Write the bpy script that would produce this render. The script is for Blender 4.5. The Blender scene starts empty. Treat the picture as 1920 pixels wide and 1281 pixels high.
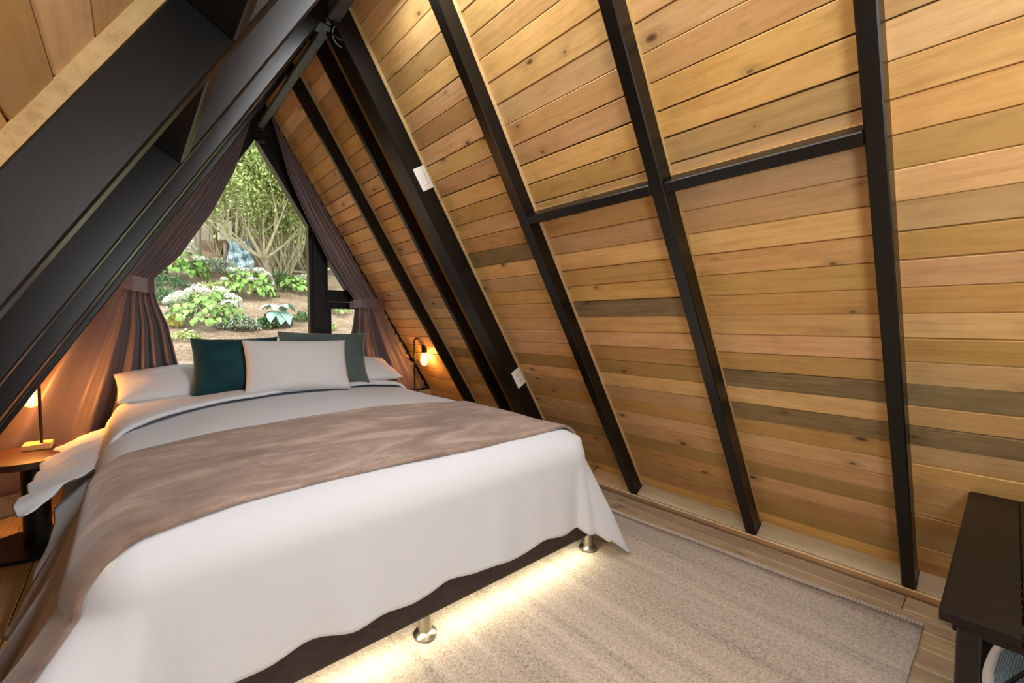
import bpy, bmesh, math, random
import numpy as np
from mathutils import Matrix, Vector
random.seed(7)
rng = np.random.default_rng(7)
sc = bpy.context.scene
COL = sc.collection
PI = math.pi

# ------------------------------------------------------------------ camera, world, lights, exposure
CAMZ = 1.0395
cd = bpy.data.cameras.new('camera'); cam = bpy.data.objects.new('camera', cd); COL.objects.link(cam)
cd.sensor_fit = 'HORIZONTAL'; cd.sensor_width = 36.0; cd.lens = 820.31 / 1920 * 36.0
cd.clip_start = 0.01; cd.clip_end = 200
cam.location = (0, 0, CAMZ)
cam.rotation_euler = (math.radians(90 - 2.616), 0, math.radians(-41.139))
sc.camera = cam
sc.view_settings.view_transform = 'Standard'
sc.view_settings.look = 'None'
sc.view_settings.gamma = 1.0
sc.view_settings.use_curve_mapping = False
sc.view_settings.exposure = 0.15

w = bpy.data.worlds.new('overcast_sky'); sc.world = w; w.use_nodes = True
bg = w.node_tree.nodes['Background']
bg.inputs[0].default_value = (0.90, 0.95, 1.0, 1); bg.inputs[1].default_value = 2.1

def add_light(name, kind, loc, energy, color, rot=None, **kw):
    l = bpy.data.lights.new(name, kind); l.energy = energy; l.color = color
    for k, v in kw.items(): setattr(l, k, v)
    o = bpy.data.objects.new(name, l); COL.objects.link(o); o.location = loc
    if rot: o.rotation_euler = rot
    return o
add_light('soft_sun', 'SUN', (2, 6, 12), 4.0, (1.0, 0.97, 0.92), (math.radians(28), math.radians(-18), 0), angle=math.radians(40))
# added fill light, standing in for daylight from an assumed, unseen rear window
add_light('rear_daylight_fill', 'AREA', (0.72, -4.48, 1.25), 70.0, (0.94, 0.97, 1.0), (math.radians(90), 0, 0), shape='RECTANGLE', size=2.4, size_y=1.9)
# added light for an assumed, unseen lamp on the camera side (it throws the shadows on the window side of the rafters)
add_light('assumed_room_lamp', 'POINT', (0.26, -0.30, 1.12), 22.0, (0.90, 0.95, 1.0), None, shadow_soft_size=0.14)

# unseen fill light added under the ridge to brighten bed top and floor
add_light('ridge_fill_light', 'AREA', (0.722, 0.72, 2.355), 27.0, (0.95, 0.97, 1.0), (0, 0, 0), shape='RECTANGLE', size=0.10, size_y=2.0)

# ------------------------------------------------------------------ material helpers
MATS = {}
class NT:
    def __init__(self, name):
        self.m = bpy.data.materials.new(name); self.m.use_nodes = True
        self.t = self.m.node_tree; self.n = self.t.nodes; self.l = self.t.links
        self.b = self.n['Principled BSDF']; self.out = self.n['Material Output']
    def node(self, typ, **kw):
        x = self.n.new(typ)
        for k, v in kw.items():
            if k in x.inputs.keys() and not hasattr(x, k): x.inputs[k].default_value = v
            else: setattr(x, k, v)
        return x
    def link(self, a, b): self.l.new(a, b)
    def math(self, op, a, b=None, c=None, clamp=False):
        x = self.n.new('ShaderNodeMath'); x.operation = op; x.use_clamp = clamp
        for i, v in enumerate((a, b, c)):
            if v is None: continue
            if isinstance(v, (int, float)): x.inputs[i].default_value = v
            else: self.link(v, x.inputs[i])
        return x.outputs[0]
    def coords(self, rand=True, kind='Object'):
        tc = self.n.new('ShaderNodeTexCoord'); o = tc.outputs[kind]
        if rand:
            oi = self.n.new('ShaderNodeObjectInfo'); self.rnd = oi.outputs['Random']
            cx = self.n.new('ShaderNodeCombineXYZ')
            for i, k in enumerate((13.7, 91.3, 57.1)): self.link(self.math('MULTIPLY', self.rnd, k), cx.inputs[i])
            va = self.n.new('ShaderNodeVectorMath'); va.operation = 'ADD'
            self.link(o, va.inputs[0]); self.link(cx.outputs[0], va.inputs[1]); o = va.outputs[0]
        self.co = o; return o
    def mapped(self, scale, rot=(0, 0, 0)):
        mp = self.n.new('ShaderNodeMapping'); mp.inputs['Scale'].default_value = scale; mp.inputs['Rotation'].default_value = rot
        self.link(self.co, mp.inputs[0]); return mp.outputs[0]
    def noise(self, vec, scale=1, detail=3, rough=.55, dist=0):
        x = self.n.new('ShaderNodeTexNoise'); x.inputs['Scale'].default_value = scale; x.inputs['Detail'].default_value = detail
        x.inputs['Roughness'].default_value = rough; x.inputs['Distortion'].default_value = dist
        self.link(vec, x.inputs['Vector']); return x.outputs['Fac']
    def ramp(self, fac, stops, interp='LINEAR'):
        x = self.n.new('ShaderNodeValToRGB'); cr = x.color_ramp; cr.interpolation = interp
        while len(cr.elements) < len(stops): cr.elements.new(.5)
        for e, (p, c) in zip(cr.elements, stops):
            e.position = p; e.color = tuple(c) + (1,) if len(c) == 3 else c
        self.link(fac, x.inputs[0]); return x.outputs[0]
    def mix(self, fac, a, b, mode='MIX'):
        x = self.n.new('ShaderNodeMix'); x.data_type = 'RGBA'; x.blend_type = mode
        for sock, v in ((x.inputs[0], fac), (x.inputs[6], a), (x.inputs[7], b)):
            if isinstance(v, (int, float)): sock.default_value = v
            elif isinstance(v, tuple): sock.default_value = v + (1,) if len(v) == 3 else v
            else: self.link(v, sock)
        return x.outputs[2]
    def maprange(self, v, a, b, c=0., d=1.):
        x = self.n.new('ShaderNodeMapRange'); x.interpolation_type = 'SMOOTHSTEP'
        self.link(v, x.inputs[0])
        for i, q in enumerate((a, b, c, d)): x.inputs[i + 1].default_value = q
        return x.outputs[0]
    def bump(self, h, strength=.2, dist=.01):
        x = self.n.new('ShaderNodeBump'); x.inputs['Strength'].default_value = strength; x.inputs['Distance'].default_value = dist
        self.link(h, x.inputs['Height']); self.link(x.outputs[0], self.b.inputs['Normal'])
    def base(self, c):
        if isinstance(c, tuple): self.b.inputs['Base Color'].default_value = c + (1,)
        else: self.link(c, self.b.inputs['Base Color'])
    def set(self, **kw):
        for k, v in kw.items(): self.b.inputs[k.replace('_', ' ')].default_value = v
        return self

def plain(name, col, rough=.5, metal=0, spec=.5, var=.12, scale=8, bump=0., bscale=60, sheen=0):
    t = NT(name); t.coords(False)
    n = t.noise(t.mapped((scale,) * 3), 1, 4)
    a = tuple(min(1, c * (1 - var)) for c in col); b = tuple(min(1, c * (1 + var)) for c in col)
    t.base(t.ramp(n, [(.3, a), (.7, b)]))
    t.set(Roughness=rough, Metallic=metal); t.b.inputs['Specular IOR Level'].default_value = spec
    if sheen: t.b.inputs['Sheen Weight'].default_value = sheen
    if bump:
        t.bump(t.noise(t.mapped((bscale,) * 3), 1, 3), bump, .004)
    return t.m

def wood(name, dark, mid, light, rough=.55, knots=True, axis=0, olive=0.15, vmin=.82, vmax=1.12):
    """grain runs along local axis 0 (x) or 1 (y); colour, grain and knots differ from object to object"""
    t = NT(name); t.coords(True)
    def sc3(a, c): return (a, c, c) if axis == 0 else (c, a, c)
    g1 = t.noise(t.mapped(sc3(3.2, 70)), 1, 5, .65, .4)
    g2 = t.noise(t.mapped(sc3(1.6, 7)), 1, 3, .5, .8)
    g3 = t.noise(t.mapped(sc3(9, 24)), 1, 4, .65, .6)
    f = t.math('ADD', t.math('MULTIPLY', g1, .46), t.math('MULTIPLY', g3, .32))
    f = t.math('ADD', f, t.math('MULTIPLY', g2, .22))
    col = t.ramp(f, [(.36, dark), (.50, mid), (.64, light)])
    blot = t.noise(t.mapped(sc3(3.0, 8.0)), 1, 5, .72)
    col = t.mix(t.maprange(blot, .55, .72, 0, .40), col, tuple(c * .58 for c in mid))
    # colour of the single plank
    r1 = t.math('FRACT', t.math('MULTIPLY', t.rnd, 17.31)); r2 = t.math('FRACT', t.math('MULTIPLY', t.rnd, 41.77)); r3 = t.math('FRACT', t.math('MULTIPLY', t.rnd, 7.93))
    hs = t.n.new('ShaderNodeHueSaturation')
    t.link(t.math('MULTIPLY_ADD', r3, .016, .492), hs.inputs['Hue'])
    t.link(t.math('MULTIPLY_ADD', r2, .22, .88), hs.inputs['Saturation'])
    t.link(t.math('MULTIPLY_ADD', r1, vmax - vmin, vmin), hs.inputs['Value'])
    t.link(col, hs.inputs['Color']); col = hs.outputs[0]
    if olive:
        col = t.mix(t.maprange(r2, 1 - olive, 1 - olive + .01, 0, .38), col, (mid[0] * .42, mid[1] * .50, mid[2] * .55))
    if knots:
        vo = t.n.new('ShaderNodeTexVoronoi'); vo.feature = 'F1'; vo.voronoi_dimensions = '2D'; vo.inputs['Scale'].default_value = 1
        t.link(t.mapped((6.0, 12.5, .01) if axis == 0 else (12.5, 6.0, .01)), vo.inputs['Vector'])
        sep = t.n.new('ShaderNodeSeparateColor'); t.link(vo.outputs['Color'], sep.inputs[0])
        keep = t.maprange(sep.outputs[0], .84, .85)
        rad = t.math('MULTIPLY_ADD', sep.outputs[1], .8, .5)
        dn = t.math('DIVIDE', t.math('ADD', vo.outputs['Distance'], t.math('MULTIPLY', g3, .16)), rad)
        halo = t.math('MULTIPLY', t.maprange(dn, .17, .42, .50, 0), keep)
        core = t.math('MULTIPLY', t.maprange(dn, .10, .19, 1, 0), keep)
        rings = t.math('MULTIPLY_ADD', t.math('SINE', t.math('MULTIPLY', dn, 90)), .25, .75)
        col = t.mix(t.math('MULTIPLY', halo, rings), col, tuple(c * .42 for c in mid))
        col = t.mix(t.math('MULTIPLY', core, .82), col, (.055, .022, .008))
    t.base(col); t.set(Roughness=rough); t.b.inputs['Specular IOR Level'].default_value = .3
    t.bump(g1, .12, .003)
    return t.m

M = {}
M['plank'] = wood('pine_plank', (.60, .350, .132), (.75, .475, .195), (.83, .565, .265), vmin=.72, vmax=1.12)
M['plank_dark'] = wood('weathered_plank', (.17, .122, .055), (.28, .207, .095), (.37, .285, .14), olive=0)
M['floor'] = wood('floor_board', (.30, .20, .105), (.42, .30, .17), (.52, .39, .235), rough=.42, axis=0, olive=.05)
M['pale'] = wood('pale_pine', (.50, .37, .21), (.62, .49, .30), (.69, .57, .38), olive=0, axis=1, knots=True)
M['strip'] = wood('raw_pine_strip', (.42, .27, .10), (.55, .38, .16), (.62, .45, .22), olive=0, knots=False, axis=1)
M['orange'] = wood('reddish_trim', (.56, .36, .20), (.68, .47, .28), (.75, .56, .36), olive=0, knots=False, axis=1)
M['lampwood'] = wood('lamp_base_wood', (.50, .27, .09), (.62, .38, .15), (.70, .46, .22), olive=0, knots=False, axis=0)
M['black'] = plain('black_painted_timber', (.0042, .0037, .0033), .34, var=.25, scale=14, bump=.03, bscale=90, spec=.4)
M['backing'] = plain('dark_backing', (.075, .040, .020), .9)
M['blackmetal'] = plain('black_metal', (.008, .0075, .0075), .35, spec=.4)
M['benchtop'] = plain('black_lacquer', (.009, .007, .006), .42, var=.2, scale=20, bump=.03, bscale=120, spec=.3)
M['tabletop'] = plain('dark_red_brown_top', (.055, .020, .010), .35)
M['greymetal'] = plain('galvanised_steel', (.15, .18, .18), .45, .55, var=.3, scale=25)
M['ridgepaint'] = plain('dull_grey_paint', (.075, .066, .068), .5, .2, var=.2, scale=20)
M['nickel'] = plain('brushed_nickel', (.33, .31, .26), .36, 1.0, var=.1)
M['white_plastic'] = plain('white_plastic', (.78, .75, .70), .35, var=.02)
M['dark_slot'] = plain('dark_slot', (.03, .03, .03), .6)
M['duvet'] = plain('white_cotton', (.655, .690, .735), .85, var=.015, scale=3, bump=.06, bscale=220, spec=.15)
M['pillowcase'] = plain('white_pillowcase', (.70, .725, .755), .85, var=.02, scale=4, bump=.05, bscale=220, spec=.15)
M['lumbar'] = plain('off_white_linen', (.68, .675, .675), .85, var=.03, scale=4, bump=.05, bscale=200, spec=.15)
M['bedfabric'] = plain('dark_brown_fabric', (.052, .040, .036), .9, var=.15, scale=60, bump=.15, bscale=400, spec=.1)
M['mattress'] = plain('mattress_ticking', (.7, .69, .67), .9)
def velvet(name, c1, c2, sheen):
    t = NT(name); t.coords(False)
    n = t.noise(t.mapped((3.0, 3.0, 9.0)), 1, 4, .6, .6); n2 = t.noise(t.mapped((160,) * 3), 1, 2)
    t.base(t.ramp(t.math('ADD', t.math('MULTIPLY', n, .8), t.math('MULTIPLY', n2, .2)), [(.36, c1), (.64, c2)]))
    t.set(Roughness=.75); t.b.inputs['Sheen Weight'].default_value = sheen; t.b.inputs['Sheen Roughness'].default_value = .35
    t.b.inputs['Specular IOR Level'].default_value = .2
    t.bump(n2, .12, .003); return t.m
M['teal'] = velvet('teal_velvet', (.003, .028, .033), (.008, .072, .082), .35)
M['sage'] = velvet('grey_green_velvet', (.060, .090, .082), (.115, .150, .140), .5)
def throw_mat():
    t = NT('taupe_fleece'); t.coords(False)
    n = t.noise(t.mapped((2.2, 5.0, 2.2)), 1, 5, .62, 1.2); n2 = t.noise(t.mapped((14, 30, 14)), 1, 4, .6, .8); n3 = t.noise(t.mapped((300,) * 3), 1, 2)
    f = t.math('ADD', t.math('MULTIPLY', n, .62), t.math('ADD', t.math('MULTIPLY', n2, .22), t.math('MULTIPLY', n3, .16)))
    t.base(t.ramp(f, [(.38, (.185, .124, .095)), (.5, (.285, .203, .160)), (.60, (.46, .350, .292))]))
    t.set(Roughness=.8); t.b.inputs['Sheen Weight'].default_value = .35; t.b.inputs['Specular IOR Level'].default_value = .15
    t.bump(t.math('ADD', n2, n3), .25, .004); return t.m
M['throw'] = throw_mat()
def curtain_mat():
    t = NT('mauve_satin_curtain'); t.coords(False)
    n = t.noise(t.mapped((6, 6, 2)), 1, 3)
    t.base(t.ramp(n, [(.3, (.110, .078, .080)), (.7, (.145, .106, .108))]))
    t.set(Roughness=.42); t.b.inputs['Specular IOR Level'].default_value = .45; t.b.inputs['Sheen Weight'].default_value = .25
    t.bump(t.noise(t.mapped((240, 240, 60)), 1, 2), .05, .002)
    return t.m
M['curtain'] = curtain_mat()
def rug_mat():
    t = NT('woven_wool_rug'); t.coords(False)
    a = t.noise(t.mapped((260, 120, 200)), 1, 2, .7); b = t.noise(t.mapped((95, 80, 95)), 1, 3, .6)
    st = t.noise(t.mapped((17, .55, 1)), 1, 3, .6); big = t.noise(t.mapped((5, .3, 1)), 1, 2)
    f = t.math('ADD', t.math('MULTIPLY', a, .40), t.math('ADD', t.math('MULTIPLY', b, .24), t.math('ADD', t.math('MULTIPLY', st, .26), t.math('MULTIPLY', big, .12))))
    t.base(t.ramp(f, [(.38, (.22, .180, .145)), (.50, (.46, .392, .325)), (.62, (.66, .575, .49))]))
    t.set(Roughness=.95); t.b.inputs['Specular IOR Level'].default_value = .1
    t.bump(t.math('ADD', a, b), .5, .006); return t.m
M['rug'] = rug_mat()
M['rugedge'] = plain('rug_selvage', (.52, .45, .40), .95, var=.15, scale=80, bump=.2, bscale=200)
def glassy(name, tint, gl=.06):
    t = NT(name); t.n.remove(t.b)
    tr = t.n.new('ShaderNodeBsdfTransparent'); tr.inputs[0].default_value = tint + (1,)
    g = t.n.new('ShaderNodeBsdfGlossy'); g.inputs['Roughness'].default_value = .02
    mx = t.n.new('ShaderNodeMixShader'); mx.inputs[0].default_value = gl
    t.link(tr.outputs[0], mx.inputs[1]); t.link(g.outputs[0], mx.inputs[2]); t.link(mx.outputs[0], t.out.inputs[0]); return t.m
M['glass'] = glassy('window_glass', (.96, .98, .97), .003)
M['bulbglass'] = glassy('amber_bulb_glass', (1.0, .80, .50), .16)
def bulb_glass():
    t = NT('glowing_bulb_glass'); t.n.remove(t.b)
    tr = t.n.new('ShaderNodeBsdfTransparent'); tr.inputs[0].default_value = (1.0, .84, .58, 1)
    g = t.n.new('ShaderNodeBsdfGlossy'); g.inputs['Roughness'].default_value = .03
    e = t.n.new('ShaderNodeEmission'); e.inputs[0].default_value = (1.0, .60, .22, 1); e.inputs[1].default_value = 1.1
    mx = t.n.new('ShaderNodeMixShader'); mx.inputs[0].default_value = .12; ad = t.n.new('ShaderNodeAddShader')
    t.link(tr.outputs[0], mx.inputs[1]); t.link(g.outputs[0], mx.inputs[2]); t.link(mx.outputs[0], ad.inputs[0]); t.link(e.outputs[0], ad.inputs[1]); t.link(ad.outputs[0], t.out.inputs[0]); return t.m
M['bulbglass'] = bulb_glass()
M['film'] = glassy('clear_plastic_film', (.62, .62, .64), .22)
def emis(name, col, st):
    t = NT(name); t.base((.8, .7, .5)); t.b.inputs['Emission Color'].default_value = col + (1,); t.b.inputs['Emission Strength'].default_value = st; return t.m
M['filament'] = emis('glowing_filament', (1.0, .62, .22), 90.0)
M['led'] = emis('led_diodes', (1.0, .88, .58), 10.0)
def leaf_mat(name, c1, c2, c3, rough=.5, trans=.25):
    t = NT(name); t.coords(True)
    g = t.n.new('ShaderNodeNewGeometry')
    n = t.noise(t.mapped((5,) * 3), 1, 2)
    f = t.math('ADD', t.math('MULTIPLY', g.outputs['Random Per Island'], .6), t.math('MULTIPLY', n, .4))
    f = t.math('ADD', f, t.math('MULTIPLY_ADD', t.rnd, .3, -.15))
    t.base(t.ramp(f, [(.25, c1), (.5, c2), (.75, c3)])); t.set(Roughness=rough)
    t.b.inputs['Subsurface Weight'].default_value = 0
    return t.m
M['hyleaf'] = leaf_mat('hydrangea_leaf', (.08, .20, .03), (.20, .38, .06), (.42, .60, .18))
M['hosta'] = leaf_mat('blue_hosta_leaf', (.20, .40, .30), (.34, .55, .46), (.52, .72, .62))
M['crown'] = leaf_mat('shrub_leaf', (.20, .27, .06), (.47, .57, .17), (.74, .80, .40))
M['crownfar'] = leaf_mat('far_shrub_leaf', (.11, .17, .07), (.24, .32, .13), (.40, .48, .22))
M['smallleaf'] = leaf_mat('small_dark_leaf', (.04, .10, .03), (.09, .19, .06), (.17, .30, .10))
M['greyleaf'] = leaf_mat('grey_leaf', (.14, .20, .12), (.28, .36, .24), (.50, .56, .42))
M['yellowleaf'] = leaf_mat('yellow_leaf', (.45, .38, .03), (.70, .58, .05), (.80, .72, .15))
M['petal'] = leaf_mat('white_petal', (.52, .56, .36), (.68, .68, .54), (.80, .79, .70))
M['bark'] = plain('bark', (.27, .20, .13), .9, var=.35, scale=25, bump=.5, bscale=60)
M['twig'] = plain('twig', (.50, .43, .26), .9, var=.3, scale=20)
M['post'] = plain('weathered_post', (.45, .37, .28), .9, var=.25, scale=18, bump=.3, bscale=50)
M['panel'] = plain('pink_beige_render', (.62, .52, .44), .9, var=.1, scale=5)
M['beam'] = plain('blue_grey_beam', (.22, .27, .28), .8, var=.2, scale=12)
M['box'] = plain('cream_box', (.78, .74, .58), .7, var=.05)
M['stone'] = plain('garden_stone', (.42, .36, .29), .9, var=.3, scale=9, bump=.4, bscale=30)
def tarp_mat():
    t = NT('blue_white_tarp'); t.coords(False)
    n = t.noise(t.mapped((16, 16, 9)), 1, 4, .65, 1.5)
    t.base(t.ramp(n, [(.40, (.10, .20, .24)), (.5, (.34, .50, .56)), (.60, (.80, .86, .88))])); t.set(Roughness=.4); return t.m
M['tarp'] = tarp_mat()
def soil():
    t = NT('mulched_soil'); t.coords(False)
    a = t.noise(t.mapped((3,) * 3), 1, 4); b = t.noise(t.mapped((38,) * 3), 1, 4, .75); c = t.noise(t.mapped((.5,) * 3), 1, 3)
    f = t.math('ADD', t.math('MULTIPLY', a, .35), t.math('MULTIPLY', b, .65))
    col = t.ramp(f, [(.36, (.13, .08, .045)), (.5, (.29, .195, .125)), (.60, (.45, .34, .235)), (.68, (.66, .56, .44))])
    col = t.mix(t.maprange(c, .52, .66, 0, .35), col, (.30, .32, .13))
    t.base(col); t.set(Roughness=.95); t.bump(b, .6, .02); return t.m
M['soil'] = soil()
def farhill():
    t = NT('wooded_slope'); t.coords(False)
    a = t.noise(t.mapped((2.5,) * 3), 1, 6, .75)
    t.base(t.ramp(a, [(.35, (.04, .06, .025)), (.5, (.11, .15, .06)), (.66, (.24, .28, .12))])); t.set(Roughness=.95); t.bump(a, 1, .3); return t.m
M['hill'] = farhill()
def net_mat():
    t = NT('fine_wire'); t.base((.42, .50, .54)); t.set(Roughness=.35, Metallic=.5); return t.m
M['wire'] = net_mat()
M['bluepanel'] = plain('blue_grid_backing', (.05, .30, .42), .4)

# ------------------------------------------------------------------ geometry helpers
S_ = math.sin(math.radians(58.74)); C_ = math.cos(math.radians(58.74))
def PR(y, t, d): return (d * S_ - t * C_, y, d * C_ + t * S_ + CAMZ)     # right slope: along ridge, up the slope, distance from the camera line
def PL(y, t, d): return (-d * S_ + t * C_, y, d * C_ + t * S_ + CAMZ)    # left slope
DP, DB, DI = 1.4306, 1.4104, 1.3415      # right: planks, outer and inner face of the rafters
LP, LB, LI = 0.2274, 0.2038, 0.1135      # left
RIDGE_X = 0.708

def set_props(o, label=None, cat=None, group=None, kind=None):
    if label: o['label'] = label
    if cat: o['category'] = cat
    if group: o['group'] = group
    if kind: o['kind'] = kind
    return o
def thing(name, label, cat, loc=(0, 0, 0), group=None, kind=None):
    o = bpy.data.objects.new(name, None); COL.objects.link(o); o.location = loc; o.empty_display_size = .1
    return set_props(o, label, cat, group, kind)
def wloc(o):
    v = Vector((0, 0, 0))
    while o is not None: v += Vector(o.location); o = o.parent
    return v
def link(name, me, m, parent=None, smooth=False):
    o = bpy.data.objects.new(name, me); COL.objects.link(o)
    if m is not None:
        me.materials.clear(); me.materials.append(m)
    if smooth:
        me.polygons.foreach_set('use_smooth', [True] * len(me.polygons))
    if parent is not None: o.parent = parent
    return o
def from_vf(name, V, F, m, parent=None, smooth=False):
    off = wloc(parent) if parent is not None else Vector((0, 0, 0))
    V = np.asarray(V, float) - np.array(off)
    me = bpy.data.meshes.new(name); me.from_pydata([tuple(v) for v in V], [], F); me.update()
    return link(name, me, m, parent, smooth)
def from_bm(name, bm, m, parent=None, smooth=False, recalc=True):
    if recalc: bmesh.ops.recalc_face_normals(bm, faces=bm.faces[:])
    off = wloc(parent) if parent is not None else Vector((0, 0, 0))
    bmesh.ops.translate(bm, verts=bm.verts[:], vec=-off)
    me = bpy.data.meshes.new(name); bm.to_mesh(me); bm.free()
    return link(name, me, m, parent, smooth)
def add_hexa(bm, pts, bevel=0, seg=1):
    """pts: 8 corners, bottom ring then top ring"""
    v = [bm.verts.new(p) for p in pts]
    fs = [bm.faces.new([v[i] for i in q]) for q in ((3, 2, 1, 0), (4, 5, 6, 7), (0, 1, 5, 4), (1, 2, 6, 5), (2, 3, 7, 6), (3, 0, 4, 7))]
    if bevel:
        es = {e for f in fs for e in f.edges}
        bmesh.ops.bevel(bm, geom=list(es), offset=bevel, segments=seg, affect='EDGES', profile=.6)
def add_box(bm, x0, x1, y0, y1, z0, z1, bevel=0, seg=1, fn=None):
    p = [(x0, y0, z0), (x1, y0, z0), (x1, y1, z0), (x0, y1, z0), (x0, y0, z1), (x1, y0, z1), (x1, y1, z1), (x0, y1, z1)]
    if fn: p = [fn(*q) for q in p]
    add_hexa(bm, p, bevel, seg)
def box(name, x0, x1, y0, y1, z0, z1, m, parent=None, bevel=0, seg=1, fn=None, smooth=False):
    bm = bmesh.new(); add_box(bm, x0, x1, y0, y1, z0, z1, bevel, seg, fn); return from_bm(name, bm, m, parent, smooth)
def prism(name, poly, y0, y1, fn, m, parent=None, bevel=0):
    """poly in (t, d), extruded along y; fn maps (y, t, d) to the world"""
    bm = bmesh.new()
    a = [bm.verts.new(fn(y0, t, d)) for t, d in poly]; b = [bm.verts.new(fn(y1, t, d)) for t, d in poly]
    n = len(poly); bm.faces.new(a[::-1]); bm.faces.new(b)
    for i in range(n): bm.faces.new((a[i], a[(i + 1) % n], b[(i + 1) % n], b[i]))
    if bevel: bmesh.ops.bevel(bm, geom=bm.edges[:], offset=bevel, segments=1, affect='EDGES')
    return from_bm(name, bm, m, parent)
def add_tube(bm, pts, r, n=10, caps=True):
    pts = [Vector(p) for p in pts]; rs = r if isinstance(r, (list, tuple)) else [r] * len(pts)
    rings = []; up = None
    for i, p in enumerate(pts):
        d = (pts[min(i + 1, len(pts) - 1)] - pts[max(i - 1, 0)]).normalized()
        if up is None: up = Vector((0, 0, 1)) if abs(d.z) < .9 else Vector((1, 0, 0))
        a = d.cross(up).normalized(); b = a.cross(d).normalized(); up = b
        rings.append([bm.verts.new(p + (a * math.cos(2 * PI * k / n) + b * math.sin(2 * PI * k / n)) * rs[i]) for k in range(n)])
    for A, B in zip(rings, rings[1:]):
        for k in range(n): bm.faces.new((A[k], A[(k + 1) % n], B[(k + 1) % n], B[k]))
    if caps: bm.faces.new(rings[0][::-1]); bm.faces.new(rings[-1])
def tube(name, pts, r, m, parent=None, n=10):
    bm = bmesh.new(); add_tube(bm, pts, r, n); return from_bm(name, bm, m, parent, True)
def lathe(name, prof, centre, m, parent=None, n=32, smooth=True):
    """prof: (radius, z) from bottom to top"""
    bm = bmesh.new(); cx, cy, cz = centre; rings = []
    for r, z in prof:
        if r < 1e-5: rings.append([bm.verts.new((cx, cy, cz + z))])
        else: rings.append([bm.verts.new((cx + r * math.cos(2 * PI * k / n), cy + r * math.sin(2 * PI * k / n), cz + z)) for k in range(n)])
    for A, B in zip(rings, rings[1:]):
        for k in range(n):
            q = [A[k % len(A)], A[(k + 1) % len(A)], B[(k + 1) % len(B)], B[k % len(B)]]
            u = []
            for v in q:
                if v not in u: u.append(v)
            if len(u) > 2: bm.faces.new(u)
    for ring, rev in ((rings[0], True), (rings[-1], False)):
        if len(ring) > 2: bm.faces.new(ring[::-1] if rev else ring)
    o = from_bm(name, bm, m, parent, smooth)
    if smooth: autosmooth(o, 24)
    return o
def autosmooth(o, deg=35):
    me = o.data; me.polygons.foreach_set('use_smooth', [True] * len(me.polygons))
    bm = bmesh.new(); bm.from_mesh(me)
    for e in bm.edges:
        e.smooth = not (len(e.link_faces) == 2 and e.calc_face_angle(0) > math.radians(deg))
    bm.to_mesh(me); bm.free()
def grid_faces(nu, nv): return [(i * nv + j, (i + 1) * nv + j, (i + 1) * nv + j + 1, i * nv + j + 1) for i in range(nu - 1) for j in range(nv - 1)]
def vnoise(x, y, seed=0):
    """cheap smooth noise made of sines, works on arrays"""
    r = np.random.default_rng(int(seed * 10)); s = 0
    for k in range(6):
        a = r.uniform(0, 2 * PI); f = r.uniform(.6, 1.6); p = r.uniform(0, 2 * PI)
        s = s + np.sin((x * math.cos(a) + y * math.sin(a)) * f * 2 * PI + p)
    return s / 6

# ------------------------------------------------------------------ the room shell
Y_BACK, Y_FRONT = -4.6, 3.5
T_FOOT_R = (-CAMZ - .12 - DP * C_) / S_
T_FOOT_L = (-CAMZ - .12 - LP * C_) / S_
def t_at_x_R(x, d): return (d * S_ - x) / C_
def t_at_x_L(x, d): return (x + d * S_) / C_
BK = .022      # plank thickness
wallR = prism('wall_right', [(T_FOOT_R, DP + BK), (T_FOOT_R, DP + BK + .05), (t_at_x_R(RIDGE_X - .02, DP + BK + .05), DP + BK + .05), (t_at_x_R(RIDGE_X - .02, DP + BK), DP + BK)], Y_BACK, Y_FRONT + .05, PR, M['backing'])
set_props(wallR, kind='structure')
wallL = prism('wall_left', [(T_FOOT_L, LP + BK), (T_FOOT_L, LP + BK + .05), (t_at_x_L(RIDGE_X + .02, LP + BK + .05), LP + BK + .05), (t_at_x_L(RIDGE_X + .02, LP + BK), LP + BK)], Y_BACK, Y_FRONT + .05, PL, M['backing'])
set_props(wallL, kind='structure')

PLANK_CACHE = {}
def plank_mesh(L, W, Tk):
    k = (round(L, 3), round(W, 4))
    if k not in PLANK_CACHE:
        bm = bmesh.new(); add_box(bm, -L / 2, L / 2, -W / 2, W / 2, 0, Tk, .0022)
        bmesh.ops.recalc_face_normals(bm, faces=bm.faces[:])
        me = bpy.data.meshes.new('plank'); bm.to_mesh(me); bm.free(); PLANK_CACHE[k] = me
    return PLANK_CACHE[k]
def frame_mat(origin, ax, ay, az):
    m = Matrix.Identity(4)
    for i, a in enumerate((ax, ay, az)):
        for j in range(3): m[j][i] = a[j]
    for j in range(3): m[j][3] = origin[j]
    return m
R_AX = (Vector((0, 1, 0)), Vector((-C_, 0, S_)), Vector((-S_, 0, -C_)))   # x along ridge, y up slope, z into the room
L_AX = (Vector((0, 1, 0)), Vector((C_, 0, S_)), Vector((S_, 0, -C_)))
def plank(parent, fn, axes, y0, y1, t0, t1, dplank, m, gap=.0022, proud=0.0):
    L = y1 - y0 - .002; W = round(t1 - t0 - gap, 4)
    ori = fn((y0 + y1) / 2, (t0 + t1) / 2, dplank + BK)
    base = plank_mesh(L, W, BK)
    me = base if m is M['plank'] else None
    o = bpy.data.objects.new('plank', base if me else base.copy()); COL.objects.link(o)
    o.data.materials.clear(); o.data.materials.append(m)
    o.parent = parent
    ay = axes[1]; az = axes[2]; ax = ay.cross(az)
    o.matrix_local = frame_mat(Vector(ori) + az * proud, ax, ay, az)
    return o
STEP = .0829
T0 = 1.6736 * .0159 - .8689
CUTS = [-0.95, .224, .78, 1.42, 2.06]
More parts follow.
